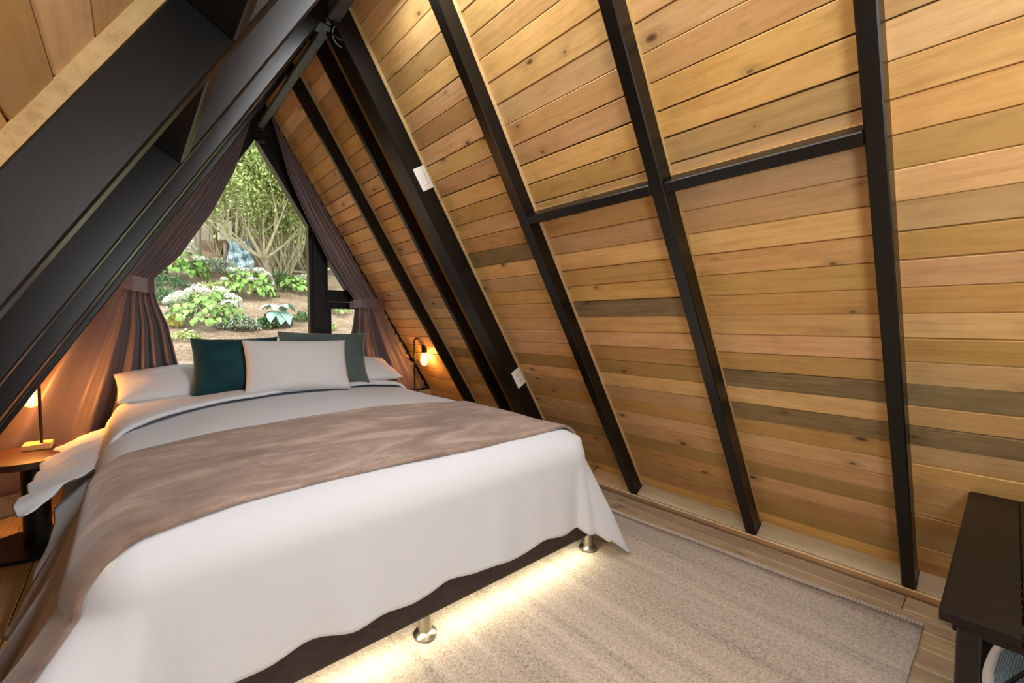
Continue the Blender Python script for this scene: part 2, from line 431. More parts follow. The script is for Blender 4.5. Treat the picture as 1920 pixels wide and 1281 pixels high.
DARK = {(3, 0), (3, 1), (3, 2), (5, 0), (5, 1), (5, 2), (-5, 1), (9, 1), (10, 4), (13, 3)}
for k in range(-23, 15):
    t1 = T0 - k * STEP + random.uniform(-.002, .002) * 0; t0 = t1 - STEP
    if t1 > t_at_x_R(RIDGE_X, DP): t1 = t_at_x_R(RIDGE_X, DP)
    if t1 - t0 < .01: continue
    cuts = [Y_BACK] + [c for i, c in enumerate(CUTS) if random.random() < (.6, .75, .5, .45, .6)[i] or (c == .224 and k in (3, 5, -5, 9))] + [Y_FRONT - .03]
    for a, b in zip(cuts, cuts[1:]):
        mid = (a + b) / 2
        bay = 0 if mid < .1 else 1 if mid < .5 else 2 if mid < 1.1 else 3 if mid < 1.8 else 4
        dk = (k, bay) in DARK or (k, bay - 1) in DARK and bay == 1 or random.random() < .025
        plank(wallR, PR, R_AX, a, b, t0, t1, DP, M['plank_dark'] if dk else M['plank'], gap=random.choice((.0018, .0024, .0030, .0045)), proud=random.uniform(0, .0035))
for k in range(0, 40):
    t1 = t_at_x_L(RIDGE_X, LP) - k * STEP; t0 = t1 - STEP
    if t1 < T_FOOT_L: break
    cuts = [Y_BACK] + [c for c in (-.4, .22, .88, 1.45, 2.06) if random.random() < .45] + [Y_FRONT - .03]
    for a, b in zip(cuts, cuts[1:]):
        plank(wallL, PL, L_AX, a, b, t0, t1, LP, M['plank'], gap=random.choice((.002, .003, .005)), proud=random.uniform(0, .0025))

# floor: a slab and single boards running towards the window
floor = box('floor', -.95, 2.42, Y_BACK, Y_FRONT + .05, -.10, -.022, M['backing']); set_props(floor, kind='structure')
xb = 2.188; FW = .1055
while xb > -.80:
    cuts = [Y_BACK] + sorted(random.sample([-1.6, -.7, 1.05, 1.9, 2.6], 2)) + [Y_FRONT]
    if abs(xb - 2.188) < .01: cuts = [Y_BACK, .231, 2.2, Y_FRONT]
    for a, b in zip(cuts, cuts[1:]):
        me_k = ('f', round(b - a, 3))
        if me_k not in PLANK_CACHE:
            bm = bmesh.new(); add_box(bm, -(b - a) / 2 + .001, (b - a) / 2 - .001, -FW / 2 + .001, FW / 2 - .001, -.022, 0, .003)
            bmesh.ops.recalc_face_normals(bm, faces=bm.faces[:])
            me = bpy.data.meshes.new('floorboard'); bm.to_mesh(me); bm.free(); me.materials.append(M['floor']); PLANK_CACHE[me_k] = me
        o = bpy.data.objects.new('floorboard', PLANK_CACHE[me_k]); COL.objects.link(o); o.parent = floor
        o.location = (xb - FW / 2, (a + b) / 2, random.uniform(-.0012, 0)); o.rotation_euler = (0, 0, PI / 2)
    xb -= FW
# sole trim under the right rafters: a reddish strip in front, pale boards between the rafters
tf = (-CAMZ - DI * C_) / S_          # where the inner face of the rafters meets the floor
T_STRIP = tf + .040
def fr(y, t, d): return PR(y, t, d)
trim1 = bpy.data.objects.new('trim_1', None); COL.objects.link(trim1); trim1['kind'] = 'structure'
for a, b in ((Y_BACK, .95), (.95, Y_FRONT)):
    bm = bmesh.new(); add_box(bm, a, b - .002, tf - .02, T_STRIP, DI - .004, DI + .075, .003, fn=fr); from_bm('strip', bm, M['orange'], trim1)
RAFT_R = [('Ra', .2046, .0405, DI), ('Rb', .7574, .0465, DI), ('Rc', 1.3976, .0510, DI), ('Rd', 2.0262, .1150, .793 * 1.65), ('Re', 2.3270, .0370, DI), ('Rf', 2.7640, .0350, DI)]
ys = [Y_BACK] + [v for _, y, wd, _ in RAFT_R for v in (y - .001, y + wd + .001)] + [Y_FRONT - .02]
trim2 = bpy.data.objects.new('trim_2', None); COL.objects.link(trim2); trim2['kind'] = 'structure'
for i in range(0, len(ys), 2):
    bm = bmesh.new(); add_box(bm, ys[i], ys[i + 1], T_STRIP - .004, T_STRIP + .010, DI + .002, DP - .001, .002, fn=fr)
    from_bm('sole_board', bm, M['pale'] if i in (0, 2, 4) else M['plank'], trim2)

# gable wall behind the bed, with the big triangular window
XA = RIDGE_X
def gable_x(z, off=0):        # left and right inner edge of the gable at height z
    xr = (DP - (z - CAMZ) * C_ - off) / S_; xl = ((z - CAMZ) * C_ - LP + off) / S_; return xl, xr
SILL = .42
wf = bpy.data.objects.new('wall_front', None); COL.objects.link(wf); wf['kind'] = 'structure'
bm = bmesh.new()
xl0, xr0 = gable_x(-.1, -.06); xl1, xr1 = gable_x(SILL, -.06)
add_hexa(bm, [(xl0, Y_FRONT, -.1), (xr0, Y_FRONT, -.1), (xr0, Y_FRONT + .12, -.1), (xl0, Y_FRONT + .12, -.1), (xl1, Y_FRONT, SILL), (xr1, Y_FRONT, SILL), (xr1, Y_FRONT + .12, SILL), (xl1, Y_FRONT + .12, SILL)])
from_bm('sill_wall', bm, M['pale'], wf)
win = bpy.data.objects.new('window_1', None); COL.objects.link(win); win.location = (XA, Y_FRONT, SILL); win['kind'] = 'structure'
# sloping frame timbers
prism('frame_rail', [(T_FOOT_R + .1, DP - .175), (T_FOOT_R + .1, DP + .05), (t_at_x_R(XA, DP + .05), DP + .05), (t_at_x_R(XA, DP - .175), DP - .175)], Y_FRONT + .005, Y_FRONT + .085, PR, M['black'], win)
prism('frame_rail', [(T_FOOT_L + .1, LP - .165), (T_FOOT_L + .1, LP + .05), (t_at_x_L(XA, LP + .05), LP + .05), (t_at_x_L(XA, LP - .165), LP - .165)], Y_FRONT + .005, Y_FRONT + .085, PL, M['black'], win)
def wbar(name, x0, x1, z0, z1, d0=.0, d1=.09, bev=.004): return box(name, x0, x1, Y_FRONT + d0, Y_FRONT + d1, z0, z1, M['black'], win, bev)
wbar('mullion', 1.060, 1.150, SILL, 1.80)
wbar('mullion_bead', 1.035, 1.062, SILL, 1.86, .015, .08)
wbar('mullion_bead', 1.148, 1.172, 1.285, 1.62, .015, .08)
wbar('transom', 1.148, 1.60, 1.195, 1.285)
wbar('casement_frame', 1.150, 1.196, SILL, 1.192, .02, .085)
wbar('casement_frame', 1.196, 1.66, 1.140, 1.192, .02, .085)
wbar('casement_frame', 1.196, 1.90, SILL, SILL + .06, .02, .085)
wbar('bottom_rail', -.40, 1.04, SILL, SILL + .05)
def pane(poly):
    bm = bmesh.new(); a = [bm.verts.new((x, Y_FRONT + .045, z)) for x, z in poly]; b = [bm.verts.new((x, Y_FRONT + .050, z)) for x, z in poly]
    n = len(poly); bm.faces.new(a[::-1]); bm.faces.new(b)
    for i in range(n): bm.faces.new((a[i], a[(i + 1) % n], b[(i + 1) % n], b[i]))
    from_bm('pane', bm, M['glass'], win)
pane([(gable_x(SILL + .04, .1)[0], SILL + .04), (1.04, SILL + .04), (1.04, 1.84), (XA + .02, 2.40), (XA - .02, 2.40)])
pane([(1.16, 1.28), (gable_x(1.28, .12)[1], 1.28), (1.16, 1.62)])
pane([(1.19, SILL + .05), (gable_x(SILL + .05, .12)[1], SILL + .05), (gable_x(1.145, .12)[1], 1.145), (1.19, 1.145)])
# gable behind the photographer: a wall with an assumed, unseen window opening
wb = bpy.data.objects.new('wall_back', None); COL.objects.link(wb); wb['kind'] = 'structure'
def quadwall(x0b, x1b, z0, x0t, x1t, z1):
    bm = bmesh.new(); y0, y1 = Y_BACK - .1, Y_BACK
    add_hexa(bm, [(x0b, y0, z0), (x1b, y0, z0), (x1b, y1, z0), (x0b, y1, z0), (x0t, y0, z1), (x1t, y0, z1), (x1t, y1, z1), (x0t, y1, z1)]); from_bm('panel', bm, M['pale'], wb)
a, b = gable_x(-.1, -.06); c, d = gable_x(.45, -.06); quadwall(a, b, -.1, c, d, .45)
e, f_ = gable_x(2.0, -.06); quadwall(c, .10, .45, e, .20, 2.0) if e < .2 else quadwall(c, .10, .45, .10, .10001, 1.5)
quadwall(1.34, d, .45, 1.10, f_, 2.0)
g1_, h1_ = gable_x(2.72, -.06); quadwall(min(e, .2), f_, 2.0, .70, .716, 2.72)

# ------------------------------------------------------------------ rafters, purlins, ridge
RAFT_LABEL_R = ['black rafter farthest right on the right slope, beside the black bench',
                'black rafter on the right slope, second from the bench, crossed by the purlins',
                'black rafter whose foot stands beside the bed corner on the right slope',
                'thick black rafter carrying the white light switch and the socket plate',
                'thin black rafter just behind the thick one with the switch plate',
                'thin black rafter nearest the right curtain and the glowing bulb']
def rafter(side, y0, wd, di, label, tfoot):
    fn = PR if side == 'R' else PL; db = DB if side == 'R' else LB; dp = DP if side == 'R' else LP
    tx = t_at_x_R if side == 'R' else t_at_x_L
    xr = RIDGE_X + (.003 if side == 'R' else -.003)
    base = fn(y0, tfoot, db)
    th = thing('rafter', label, 'rafter', base, group='roof rafters')
    prism('beam', [(tfoot, di), (tfoot, db), (tx(xr, db), db), (tx(xr, di), di)], y0, y0 + wd, fn, M['black'], th, .0035)
    prism('batten', [(tfoot + .012, db), (tfoot + .012, dp - .0005), (tx(xr, dp), dp - .0005), (tx(xr, db), db)], y0 + .003, y0 + wd - .003, fn, M['strip'], th)
    return th
for (nm, y0, wd, di), lb in zip(RAFT_R, RAFT_LABEL_R):
    rafter('R', y0, wd, di, lb, T_STRIP)
RAFT_L = [(.856, .046, LI), (1.430, .046, LI), (2.0262, .115, LI - .004), (2.345, .037, LI), (2.764, .035, LI)]
RAFT_LABEL_L = ['broad black rafter with a pale strip, nearest at upper left',
                'black rafter second from upper left on the left slope',
                'thick black rafter third from upper left, meeting the ridge bracket',
                'thin black rafter on the left slope above the left lamp bulb',
                'thin black rafter on the left slope beside the left curtain']
T_L0 = (-CAMZ - LI * C_) / S_ + .02
for (y0, wd, di), lb in zip(RAFT_L, RAFT_LABEL_L):
    rafter('L', y0, wd, di, lb, T_L0)
def t_of_z(z, d): return (z - CAMZ - d * C_) / S_
def purlin(fn, y0, y1, z, d0, d1, label, th_=.036):
    t = t_of_z(z, d0); p = fn(y0, t, d0)
    o = thing('purlin', label, 'purlin', p, group='short purlins between the rafters')
    prism('beam', [(t - th_ / 2, d0), (t - th_ / 2, d1), (t + th_ / 2, d1), (t + th_ / 2, d0)], y0 + .0006, y1 - .0006, fn, M['black'], o, .003)
    return o
pu = [purlin(PR, .7574 + .0465, 1.3976, 1.472, DI + .001, DP - .012, 'left-hand one of the two black purlins across the right slope'),
      purlin(PR, .2046 + .0405, .7574, 1.468, DI + .001, DP - .012, 'right-hand black purlin on the right slope, ending at the rafter by the bench'),
      purlin(PL, .856 + .046, 1.430, 1.462, LI + .001, LP - .004, 'black purlin on the left slope with a lit lower edge, nearer the window'),
      purlin(PL, .2046 + .0405, .856, 1.512, LI + .001, LP - .004, 'black purlin on the left slope, top left edge of the picture')]
for o, (fn, y0, y1, z, d0, d1, s) in zip(pu, [(PR, .806, 1.396, 1.472, DI, DP, 1), (PR, .247, .756, 1.468, DI, DP, 1), (PL, .904, 1.428, 1.462, LI, LP, 1), (PL, .247, .854, 1.512, LI, LP, 1)]):
    t = t_of_z(z, d0)
    prism('batten', [(t - .016, d1 - .012 if fn is PR else d1 - .004), (t - .016, d1 - .0005), (t + .016, d1 - .0005), (t + .016, d1 - .012 if fn is PR else d1 - .004)], y0, y1, fn, M['strip'], o)
ridge = thing('ridge_beam', 'wide dull grey ridge beam overhead, nearer the camera', 'beam', (.722, -1, 2.40))
box('beam', .697, .748, Y_BACK + .01, 2.030, 2.372, 2.460, M['ridgepaint'], ridge, .004)
rail = thing('ridge_rail', 'narrow grey steel rail under the ridge, leading to the window', 'rail', (.720, 2.8, 2.37))
box('rail', .7005, .7395, 2.165, 3.46, 2.372, 2.400, M['greymetal'], rail, .002)
box('rail_end', .7000, .7400, 2.060, 2.166, 2.370, 2.402, M['greymetal'], rail, .002)
br = thing('ridge_bracket', 'grey steel plate bracket joining the beams at the ridge', 'bracket', (.72, 2.10, 2.37))
box('plate', .655, .700, 2.070, 2.145, 2.366, 2.3705, M['greymetal'], br, .001)
box('plate', .741, .805, 2.070, 2.150, 2.366, 2.3705, M['greymetal'], br, .001)
box('strap', .655, .805, 2.070, 2.100, 2.3600, 2.3655, M['greymetal'], br, .001)
def loop(cx, cy, cz, r, a0, a1, tilt, n=14, squash=.8):
    return [(cx + r * math.cos(a) , cy + r * .5 * math.sin(a) * tilt, cz + r * squash * math.sin(a)) for a in np.linspace(a0, a1, n)]
cb = thing('cable', 'black looped cable hanging at the ridge bracket', 'cable', (.76, 2.08, 2.33))
tube('loop', loop(.765, 2.06, 2.345, .045, -.3, 5.4, .8), .0045, M['blackmetal'], cb, 8)
tube('loop', loop(.775, 2.05, 2.335, .052, .6, 5.0, -.7), .0030, M['greymetal'], cb, 8)
tube('tail', [(.80, 2.07, 2.36), (.83, 2.04, 2.35), (.815, 2.03, 2.31), (.79, 2.04, 2.30)], .004, M['blackmetal'], cb, 8)
cb2 = thing('cable', 'black looped cable hanging at the top of the window', 'cable', (.72, 3.44, 2.30))
tube('loop', loop(.715, 3.42, 2.305, .060, -3.0, 2.2, .4), .0050, M['blackmetal'], cb2, 8)
tube('loop', loop(.735, 3.43, 2.300, .035, 0, 5.6, .5), .0045, M['blackmetal'], cb2, 8)
tube('tail', [(.655, 3.42, 2.335), (.60, 3.40, 2.35), (.575, 3.36, 2.39), (.60, 3.30, 2.44)], .004, M['blackmetal'], cb2, 8)

# switch and socket plates on the thick rafter (its face looks towards the camera)
def plate(name, label, tc, kind):
    dc = (DI - .02 + DB) / 2 + .008
    c = Vector(PR(2.0262, tc, dc))
    o = thing(name, label, 'switch' if kind == 's' else 'socket', c)
    fn = lambda a, y, t: PR(2.0262 - y, tc + t, dc + a)
    bm = bmesh.new(); add_box(bm, -.036, .036, .0005, .008, -.0585, .0585, .004, 2, fn=fn); from_bm('plate', bm, M['white_plastic'], o)
    if kind == 's':
        for i in (-1, 1):
            bm = bmesh.new(); add_box(bm, -.0165, .0165, .0075, .0105, i * .0175 - .0168, i * .0175 + .0168, .0012, fn=fn); from_bm('rocker', bm, M['white_plastic'], o)
        bm = bmesh.new(); add_box(bm, .0170, .0188, .0078, .0086, -.034, .034, 0, fn=fn); from_bm('gap', bm, M['dark_slot'], o)
    else:
        for i in (-1, 1):
            for (a, b, w_, h_) in ((-.006, 0, .0016, .007), (.006, 0, .0016, .006), (0, -.009, .0032, .0032)):
                bm = bmesh.new(); add_box(bm, a - w_, a + w_, .0076, .0084, i * .020 + b * 1 - h_ / 2, i * .020 + b + h_ / 2, 0, fn=fn); from_bm('slot', bm, M['dark_slot'], o)
    return o
def t_center(z, d): return (z - CAMZ - d * C_) / S_
dcc = (DI - .02 + DB) / 2 + .008
plate('light_switch', 'white double light switch on the thick black rafter', t_center(1.775, dcc), 's')
plate('power_socket', 'white socket plate with two outlets low on the thick rafter', t_center(.688, dcc), 'o')

# ------------------------------------------------------------------ bed
BX, BY = .700, 1.185          # bed centre line, foot end
bed = thing('bed', 'low double bed with dark fabric base on short steel legs', 'bed', (BX, BY + 1, 0))
bm = bmesh.new(); add_box(bm, BX - .84, BX + .85, BY + .010, BY + 1.95, .098, .250, .012, 2); from_bm('bed_base', bm, M['bedfabric'], bed)
bm = bmesh.new(); add_box(bm, BX - .785, BX + .785, BY + .022, BY + 1.95, .252, .552, .06, 4); autosmooth(from_bm('mattress', bm, M['mattress'], bed), 50)
LEGPROF = [(.036, 0), (.0385, .001), (.039, .007), (.037, .010), (.029, .016), (.0225, .0185), (.0225, .0185), (.0225, .099)]
for lx in (BX - .80, BX, BX + .835):
    for ly in (BY + .050, BY + 1.0, BY + 1.88):
        lathe('leg', LEGPROF, (lx, ly, .0135 if ly < BY + 1.2 else .0), M['nickel'], bed, 24)
# bent tube arm at the foot corner
tube('corner_bracket', [(BX + .835, BY + .05, .108), (BX + .84, BY + .045, .125), (BX + .87, BY + .030, .135), (BX + .90, BY + .02, .136)], .008, M['nickel'], bed)
led = box('led_strip', BX - .80, BX + .80, BY + .030, BY + .042, .0935, .0975, M['led'], bed)
ll = add_light('led_strip_light', 'AREA', (0, 0, 0), 2.8, (1.0, .89, .62), (math.radians(-8), 0, 0), shape='RECTANGLE', size=1.62, size_y=.012)
ll.parent = bed; ll.location = Vector((BX, BY + .036, .0925)) - wloc(bed)
ll2 = add_light('led_strip_light', 'AREA', (0, 0, 0), 1.0, (1.0, .86, .55), (0, 0, 0), shape='RECTANGLE', size=.012, size_y=1.7)
ll2.parent = bed; ll2.location = Vector((BX - .80, BY + 1.0, .0925)) - wloc(bed)

A_, RR = .69, .115
def drape(u, v, lift=0., A=A_, R=RR, flare_l=.46, flare_s=.34, flare_f=.02, flare_c=.42, amp=.010, seed=1, corner_fold=.014, wr=.004, ztop=.562, dome=.042, ridge=0.):
    """cloth lying over the bed: u across, v along (v<0 hangs over the foot), returns x, y, z arrays"""
    u = np.asarray(u, float); v = np.asarray(v, float)
    cu = np.clip(u, -A, A); cv = np.maximum(v, 0)
    eu = u - cu; ev = np.minimum(v, 0)
    e = np.hypot(eu, ev); es = np.where(e < 1e-9, 1, e)
    dx, dy = eu / es, ev / es
    Rl = R + lift; q = np.minimum(e / R, PI / 2)
    rem = np.maximum(e - R * PI / 2, 0)
    cr = np.clip(2 * np.abs(dx * dy), 0, 1)
    fl_ = flare_l(cv) if callable(flare_l) else flare_l
    flare = np.where(dx > 0, flare_s, fl_) * dx ** 2 + flare_f * dy ** 2 + np.where(dx > 0, flare_c - .22, flare_c * 1.0) * cr
    sc_ = np.clip(rem / .28, 0, 1)
    ang = np.arctan2(-dy, np.abs(dx) + 1e-9)
    s = cv * 1.0 + np.abs(cu) * dy * -1 + ang * .25
    rip = amp * sc_ * (np.sin(s * 2 * PI / .31 + seed) * .6 + np.sin(s * 2 * PI / .17 + 2.1 * seed) * .4) * (1 - .5 * cr)
    rip = rip + corner_fold * sc_ * np.cos(ang * 8) * cr
    out = Rl * np.sin(q) + flare * rem + rip
    dn = Rl * (1 - np.cos(q)) + rem * np.sqrt(np.maximum(1 - flare ** 2, .1))
    hd = dome * (1 - (cu / (A + .05)) ** 2) * (1 - np.exp(-(cv + .05) / .35))
    n = wr * (vnoise(u * 1.3, v * 1.3, seed) + .6 * vnoise(u * 3.1, v * 3.3, seed + 5)) * np.clip(1 - e / .4, .2, 1)
    x = BX + cu + dx * out; y = BY + R + cv + dy * out; z = ztop + lift + hd + n - dn + Rl - R - lift
    if ridge:
        k = np.clip(np.abs(eu) / .12, 0, 1) * (u < 0); z = z + ridge * k * (np.sin(2 * PI * v / .19 + 3 * np.abs(eu) + .6) * .7 + .5 * np.sin(2 * PI * v / .083 + 5 * eu + 2) * np.sin(2 * PI * eu / .3))
    return x, y, np.maximum(z + 0, .02 + lift)
def cloth(name, us, vs, label, cat, mat, lift, thick, vmap=None, group=None, round_edge=False, **kw):
    nu, nv = len(us), len(vs); U, V = np.meshgrid(us, vs, indexing='ij')
    if vmap is not None: U, V = vmap(U, V)
    lf = lift
    if round_edge:
        tt = np.clip(np.broadcast_to(np.asarray(vs)[None, :], U.shape) / .12, 0, 1); lf = lift - thick * .5 * (1 - np.sqrt(1 - (1 - tt) ** 2))
    x, y, z = drape(U, V, lf, **kw)
    P = np.stack([x, y, z], -1).reshape(-1, 3); F = grid_faces(nu, nv)
    # a second skin beneath gives the cloth its thickness
    x2, y2, z2 = drape(U, V, lift - thick, **kw); P2 = np.stack([x2, y2, z2], -1).reshape(-1, 3)
    n = len(P); F2 = [(a + n, d + n, c + n, b + n) for a, b, c, d in F]
    rim = [i * nv for i in range(nu)] + [(nu - 1) * nv + j for j in range(1, nv)] + [i * nv + nv - 1 for i in range(nu - 2, -1, -1)] + [j for j in range(nv - 2, 0, -1)]
    F3 = [(rim[i], rim[(i + 1) % len(rim)], rim[(i + 1) % len(rim)] + n, rim[i] + n) for i in range(len(rim))]
    o = from_vf(name, np.vstack([P, P2]), F + F2 + F3, mat, None, True)
    bm = bmesh.new(); bm.from_mesh(o.data); bmesh.ops.recalc_face_normals(bm, faces=bm.faces[:]); bm.to_mesh(o.data); bm.free()
    o.data.polygons.foreach_set('use_smooth', [True] * len(o.data.polygons))
    return set_props(o, label, cat, group)
def seq(a, b, n): return np.linspace(a, b, n)
HEM_F = RR * PI / 2 + .262
def duvet_map(U, V):
    # wavy lower hem over the foot end, shorter on the left side
    k = np.clip(-V / HEM_F, 0, 1)
    V = V + k ** 3 * (.009 * np.sin(U * 2 * PI / .47 + .4) + .006 * np.sin(U * 2 * PI / .21) - .020 * np.clip(U, -.6, .8)) * (np.abs(U) < 1.0)
    kk = np.interp(V, [0, .55, .85, 1.9], [1, 1, .72, .66]); U = np.where(U < -A_, -A_ - (-U - A_) * kk, U)
    return U, V
cloth('duvet', np.concatenate([seq(-A_ - .46, -A_, 40), seq(-A_, A_, 60)[1:], seq(A_, A_ + .50, 40)[1:]]), np.concatenate([seq(-HEM_F, 0, 40), seq(0, 1.84, 64)[1:]]),
      'white duvet draped over the bed, hanging low at the foot end', 'duvet', M['duvet'], .012, .010, vmap=duvet_map, amp=.010, flare_l=lambda v: np.interp(v, [0, .55, .95, 1.9], [.46, .46, .74, .74]))
def throw_map(U, V):
    t = (V + .04) / .76
    lo = np.interp(U, [-1.25, -1.0, -.8, -.69, -.5, -.3, .8], [-.50, -.30, -.115, -.055, -.025, -.02, -.025]) - .008 * np.sin(U * 5)
    hi = .715 + .02 * np.sin(U * 3 + 1) - .02 * np.clip((-U - .5) / .4, 0, 1)
    squeeze = np.clip((-U - A_) / .5, 0, 1)
    lo = lo + .10 * squeeze; hi = hi - .10 * squeeze
    return U, lo + (hi - lo) * t
cloth('throw_blanket', np.concatenate([seq(-A_ - .54, -A_, 60), seq(-A_, A_, 70)[1:], seq(A_, A_ + .30, 24)[1:]]), seq(-.04, .72, 48),
      'taupe fleece throw blanket laid across the foot half of the bed', 'blanket', M['throw'], .026, .011, vmap=throw_map, amp=.022, seed=1.6, wr=.005)
def flap_map(U, V):
    lo = np.interp(U, [-1.08, -1.02, -.95, -.85, -.75, -.65, -.5, -.25, 0, .55, .72, .95], [.88, .82, .89, 1.00, 1.12, 1.22, 1.34, 1.44, 1.50, 1.61, 1.56, 1.50]) + .010 * np.sin(U * 11 + .5)
    hi = np.interp(U, [-1.25, -.9, -.7, 1], [1.66, 1.78, 1.90, 1.90])
    return U, lo + (hi - lo) * V
FLU = np.concatenate([seq(-1.03, -.70, 50), seq(-.70, .70, 70)[1:], seq(.70, .88, 20)[1:]])
FLV = np.concatenate([seq(0, .14, 12), seq(.14, 1, 30)[1:]])
cloth('turned_down_sheet', FLU, FLV,
      'white top sheet turned down over the duvet below the pillows', 'sheet', M['pillowcase'], .034, .022, vmap=flap_map, amp=.018, seed=2.3, wr=.013, A=.68, R=.08, flare_l=.93, flare_s=.5, ztop=.575, ridge=.016, round_edge=True)

# ------------------------------------------------------------------ pillows
def pillow(name, label, W, H, T, mat, loc, rot, group=None, pinch=.07, seed=0, n=34, wr=.004):
    u = np.linspace(-1, 1, n); U, V = np.meshgrid(u, u, indexing='ij')
    th = T / 2 * (np.maximum(1 - np.abs(U) ** 2.6, 0) ** .55) * (np.maximum(1 - np.abs(V) ** 2.6, 0) ** .55) + .004
    X = U * W / 2 * (1 - pinch * (1 - V ** 2) * np.abs(U) ** 3); Yv = V * H / 2 * (1 - pinch * (1 - U ** 2) * np.abs(V) ** 3)
    wn = wr * vnoise(U * 1.6, V * 1.6, seed) * (1 - U ** 2) + wr * .8 * np.sin((U + V * .6) * 9 + seed) * (np.abs(U) > .55) * (1 - np.abs(V)) * .5
    F = grid_faces(n, n)
    A = np.stack([X, Yv, th + wn], -1).reshape(-1, 3); B = np.stack([X, Yv, -th + wn * .4], -1).reshape(-1, 3)
    N = len(A); F2 = [(a + N, d + N, c + N, b + N) for a, b, c, d in F]
    rim = [i * n for i in range(n)] + [(n - 1) * n + j for j in range(1, n)] + [i * n + n - 1 for i in range(n - 2, -1, -1)] + [j for j in range(n - 2, 0, -1)]
    F3 = [(rim[(i + 1) % len(rim)], rim[i], rim[i] + N, rim[(i + 1) % len(rim)] + N) for i in range(len(rim))]
    me = bpy.data.meshes.new(name); me.from_pydata([tuple(p) for p in np.vstack([A, B])], [], F + F2 + F3); me.update()
    o = link(name, me, mat, None, True); o.location = loc; o.rotation_euler = rot
    return set_props(o, label, 'pillow', group)
RAD = math.radians
pillow('bed_pillow', 'white sleeping pillow lying at the left side of the bed head', .68, .40, .13, M['pillowcase'], (.27, 3.20, .690), (RAD(16), RAD(-2), RAD(2)), seed=1, pinch=.03, wr=.006)
pillow('bed_pillow', 'white sleeping pillow lying at the right side of the bed head', .68, .40, .13, M['pillowcase'], (1.20, 3.20, .690), (RAD(16), RAD(2), RAD(-2)), seed=2, pinch=.03, wr=.006)
pillow('throw_pillow', 'dark teal velvet cushion leaning left of the white one', .44, .345, .14, M['teal'], (.465, 2.965, .785), (RAD(68), 0, RAD(-6)), seed=3)
pillow('throw_pillow', 'grey green velvet cushion leaning behind the white one, on the right', .55, .365, .14, M['sage'], (.965, 2.985, .800), (RAD(66), RAD(2), RAD(-9)), seed=4)
pillow('lumbar_pillow', 'off white lumbar cushion in front of the two green cushions', .575, .325, .13, M['lumbar'], (.760, 2.815, .775), (RAD(66), RAD(1.5), RAD(-3)), seed=5, pinch=.05)

# ------------------------------------------------------------------ bedside tables and lamps
def bedside(x, y, label):
    o = thing('bedside_table', label, 'table', (x, y, 0), group=None)
    lathe('base', [(.0, 0), (.196, 0), (.20, .003), (.20, .012), (.196, .016), (.0, .018)], (x, y, 0.001), M['blackmetal'], o, 48)
    lathe('column', [(.0475, .017), (.0475, .402)], (x, y, 0), M['blackmetal'], o, 32)
    lathe('top', [(.0, .400), (.198, .400), (.20, .402), (.20, .428), (.198, .430), (.0, .430)], (x, y, 0), M['tabletop'], o, 48)
    return o
bedside(-.350, 2.960, 'round dark bedside table on a column foot, left of the bed')
bedside(1.700, 3.190, 'round dark bedside table hidden behind the right side of the bed')
def bulb_prof(): return [(.0, -.085), (.006, -.0845), (.018, -.078), (.029, -.062), (.034, -.042), (.0325, -.020), (.026, .002), (.019, .018), (.0155, .026)]
def lamp(x, y, label, d, watts, zt=.430, rod_h=.475):
    """d: unit direction from the rod to the bulb"""
    o = thing('table_lamp', label, 'lamp', (x, y, zt))
    bx, by = x + d[0] * .02, y + d[1] * .02
    bm = bmesh.new(); add_box(bm, bx - .055, bx + .045, by - .05, by + .05, zt + .0005, zt + .028, .007, 2); from_bm('wooden_base', bm, M['lampwood'], o)
    R = .024; reach = .090
    pts = [(x, y, zt + .02), (x, y, zt + rod_h - R)]
    for k in range(1, 7):
        a = k / 6 * PI / 2; q = R * (1 - math.cos(a)); pts.append((x + d[0] * q, y + d[1] * q, zt + rod_h - R + R * math.sin(a)))
    for k in range(0, 7):
        a = k / 6 * PI / 2; q = reach - R + R * math.sin(a); pts.append((x + d[0] * q, y + d[1] * q, zt + rod_h - R + R * math.cos(a)))
    ex, ey = x + d[0] * reach, y + d[1] * reach; zs = zt + rod_h - .055
    pts.append((ex, ey, zs)); tube('rod', pts, .0062, M['blackmetal'], o, 10)
    lathe('socket', [(.0, 0), (.0215, 0), (.0225, .002), (.0225, .062), (.020, .064), (.0, .064)], (ex, ey, zs - .064), M['blackmetal'], o, 24)
    b = lathe('bulb', bulb_prof(), (ex, ey, zs - .064 - .024), M['bulbglass'], o, 24)
    zc = zs - .064 - .024
    bmf = bmesh.new()
    for k in range(4):
        a = k * PI / 2 + .4
        add_tube(bmf, [(ex + .004 * math.cos(a), ey + .004 * math.sin(a), zc + .012), (ex + .0115 * math.cos(a), ey + .0115 * math.sin(a), zc - .022), (ex + .009 * math.cos(a), ey + .009 * math.sin(a), zc - .050)], .0044, 6)
    fl = from_bm('filament', bmf, M['filament'], b)
    pl = add_light('bulb_light', 'POINT', (0, 0, 0), watts, (1.0, .46, .15), None, shadow_soft_size=.014); pl.parent = b
    pl.location = Vector((ex, ey, zc - .022)) - wloc(b)
    return o
lamp(-.335, 3.050, 'table lamp with bare glowing bulb on the left bedside table', (-.42, .90), 30.0, rod_h=.418)
lamp(1.712, 3.150, 'table lamp with bare glowing bulb at the right of the bed', (1, 0), 8.0)

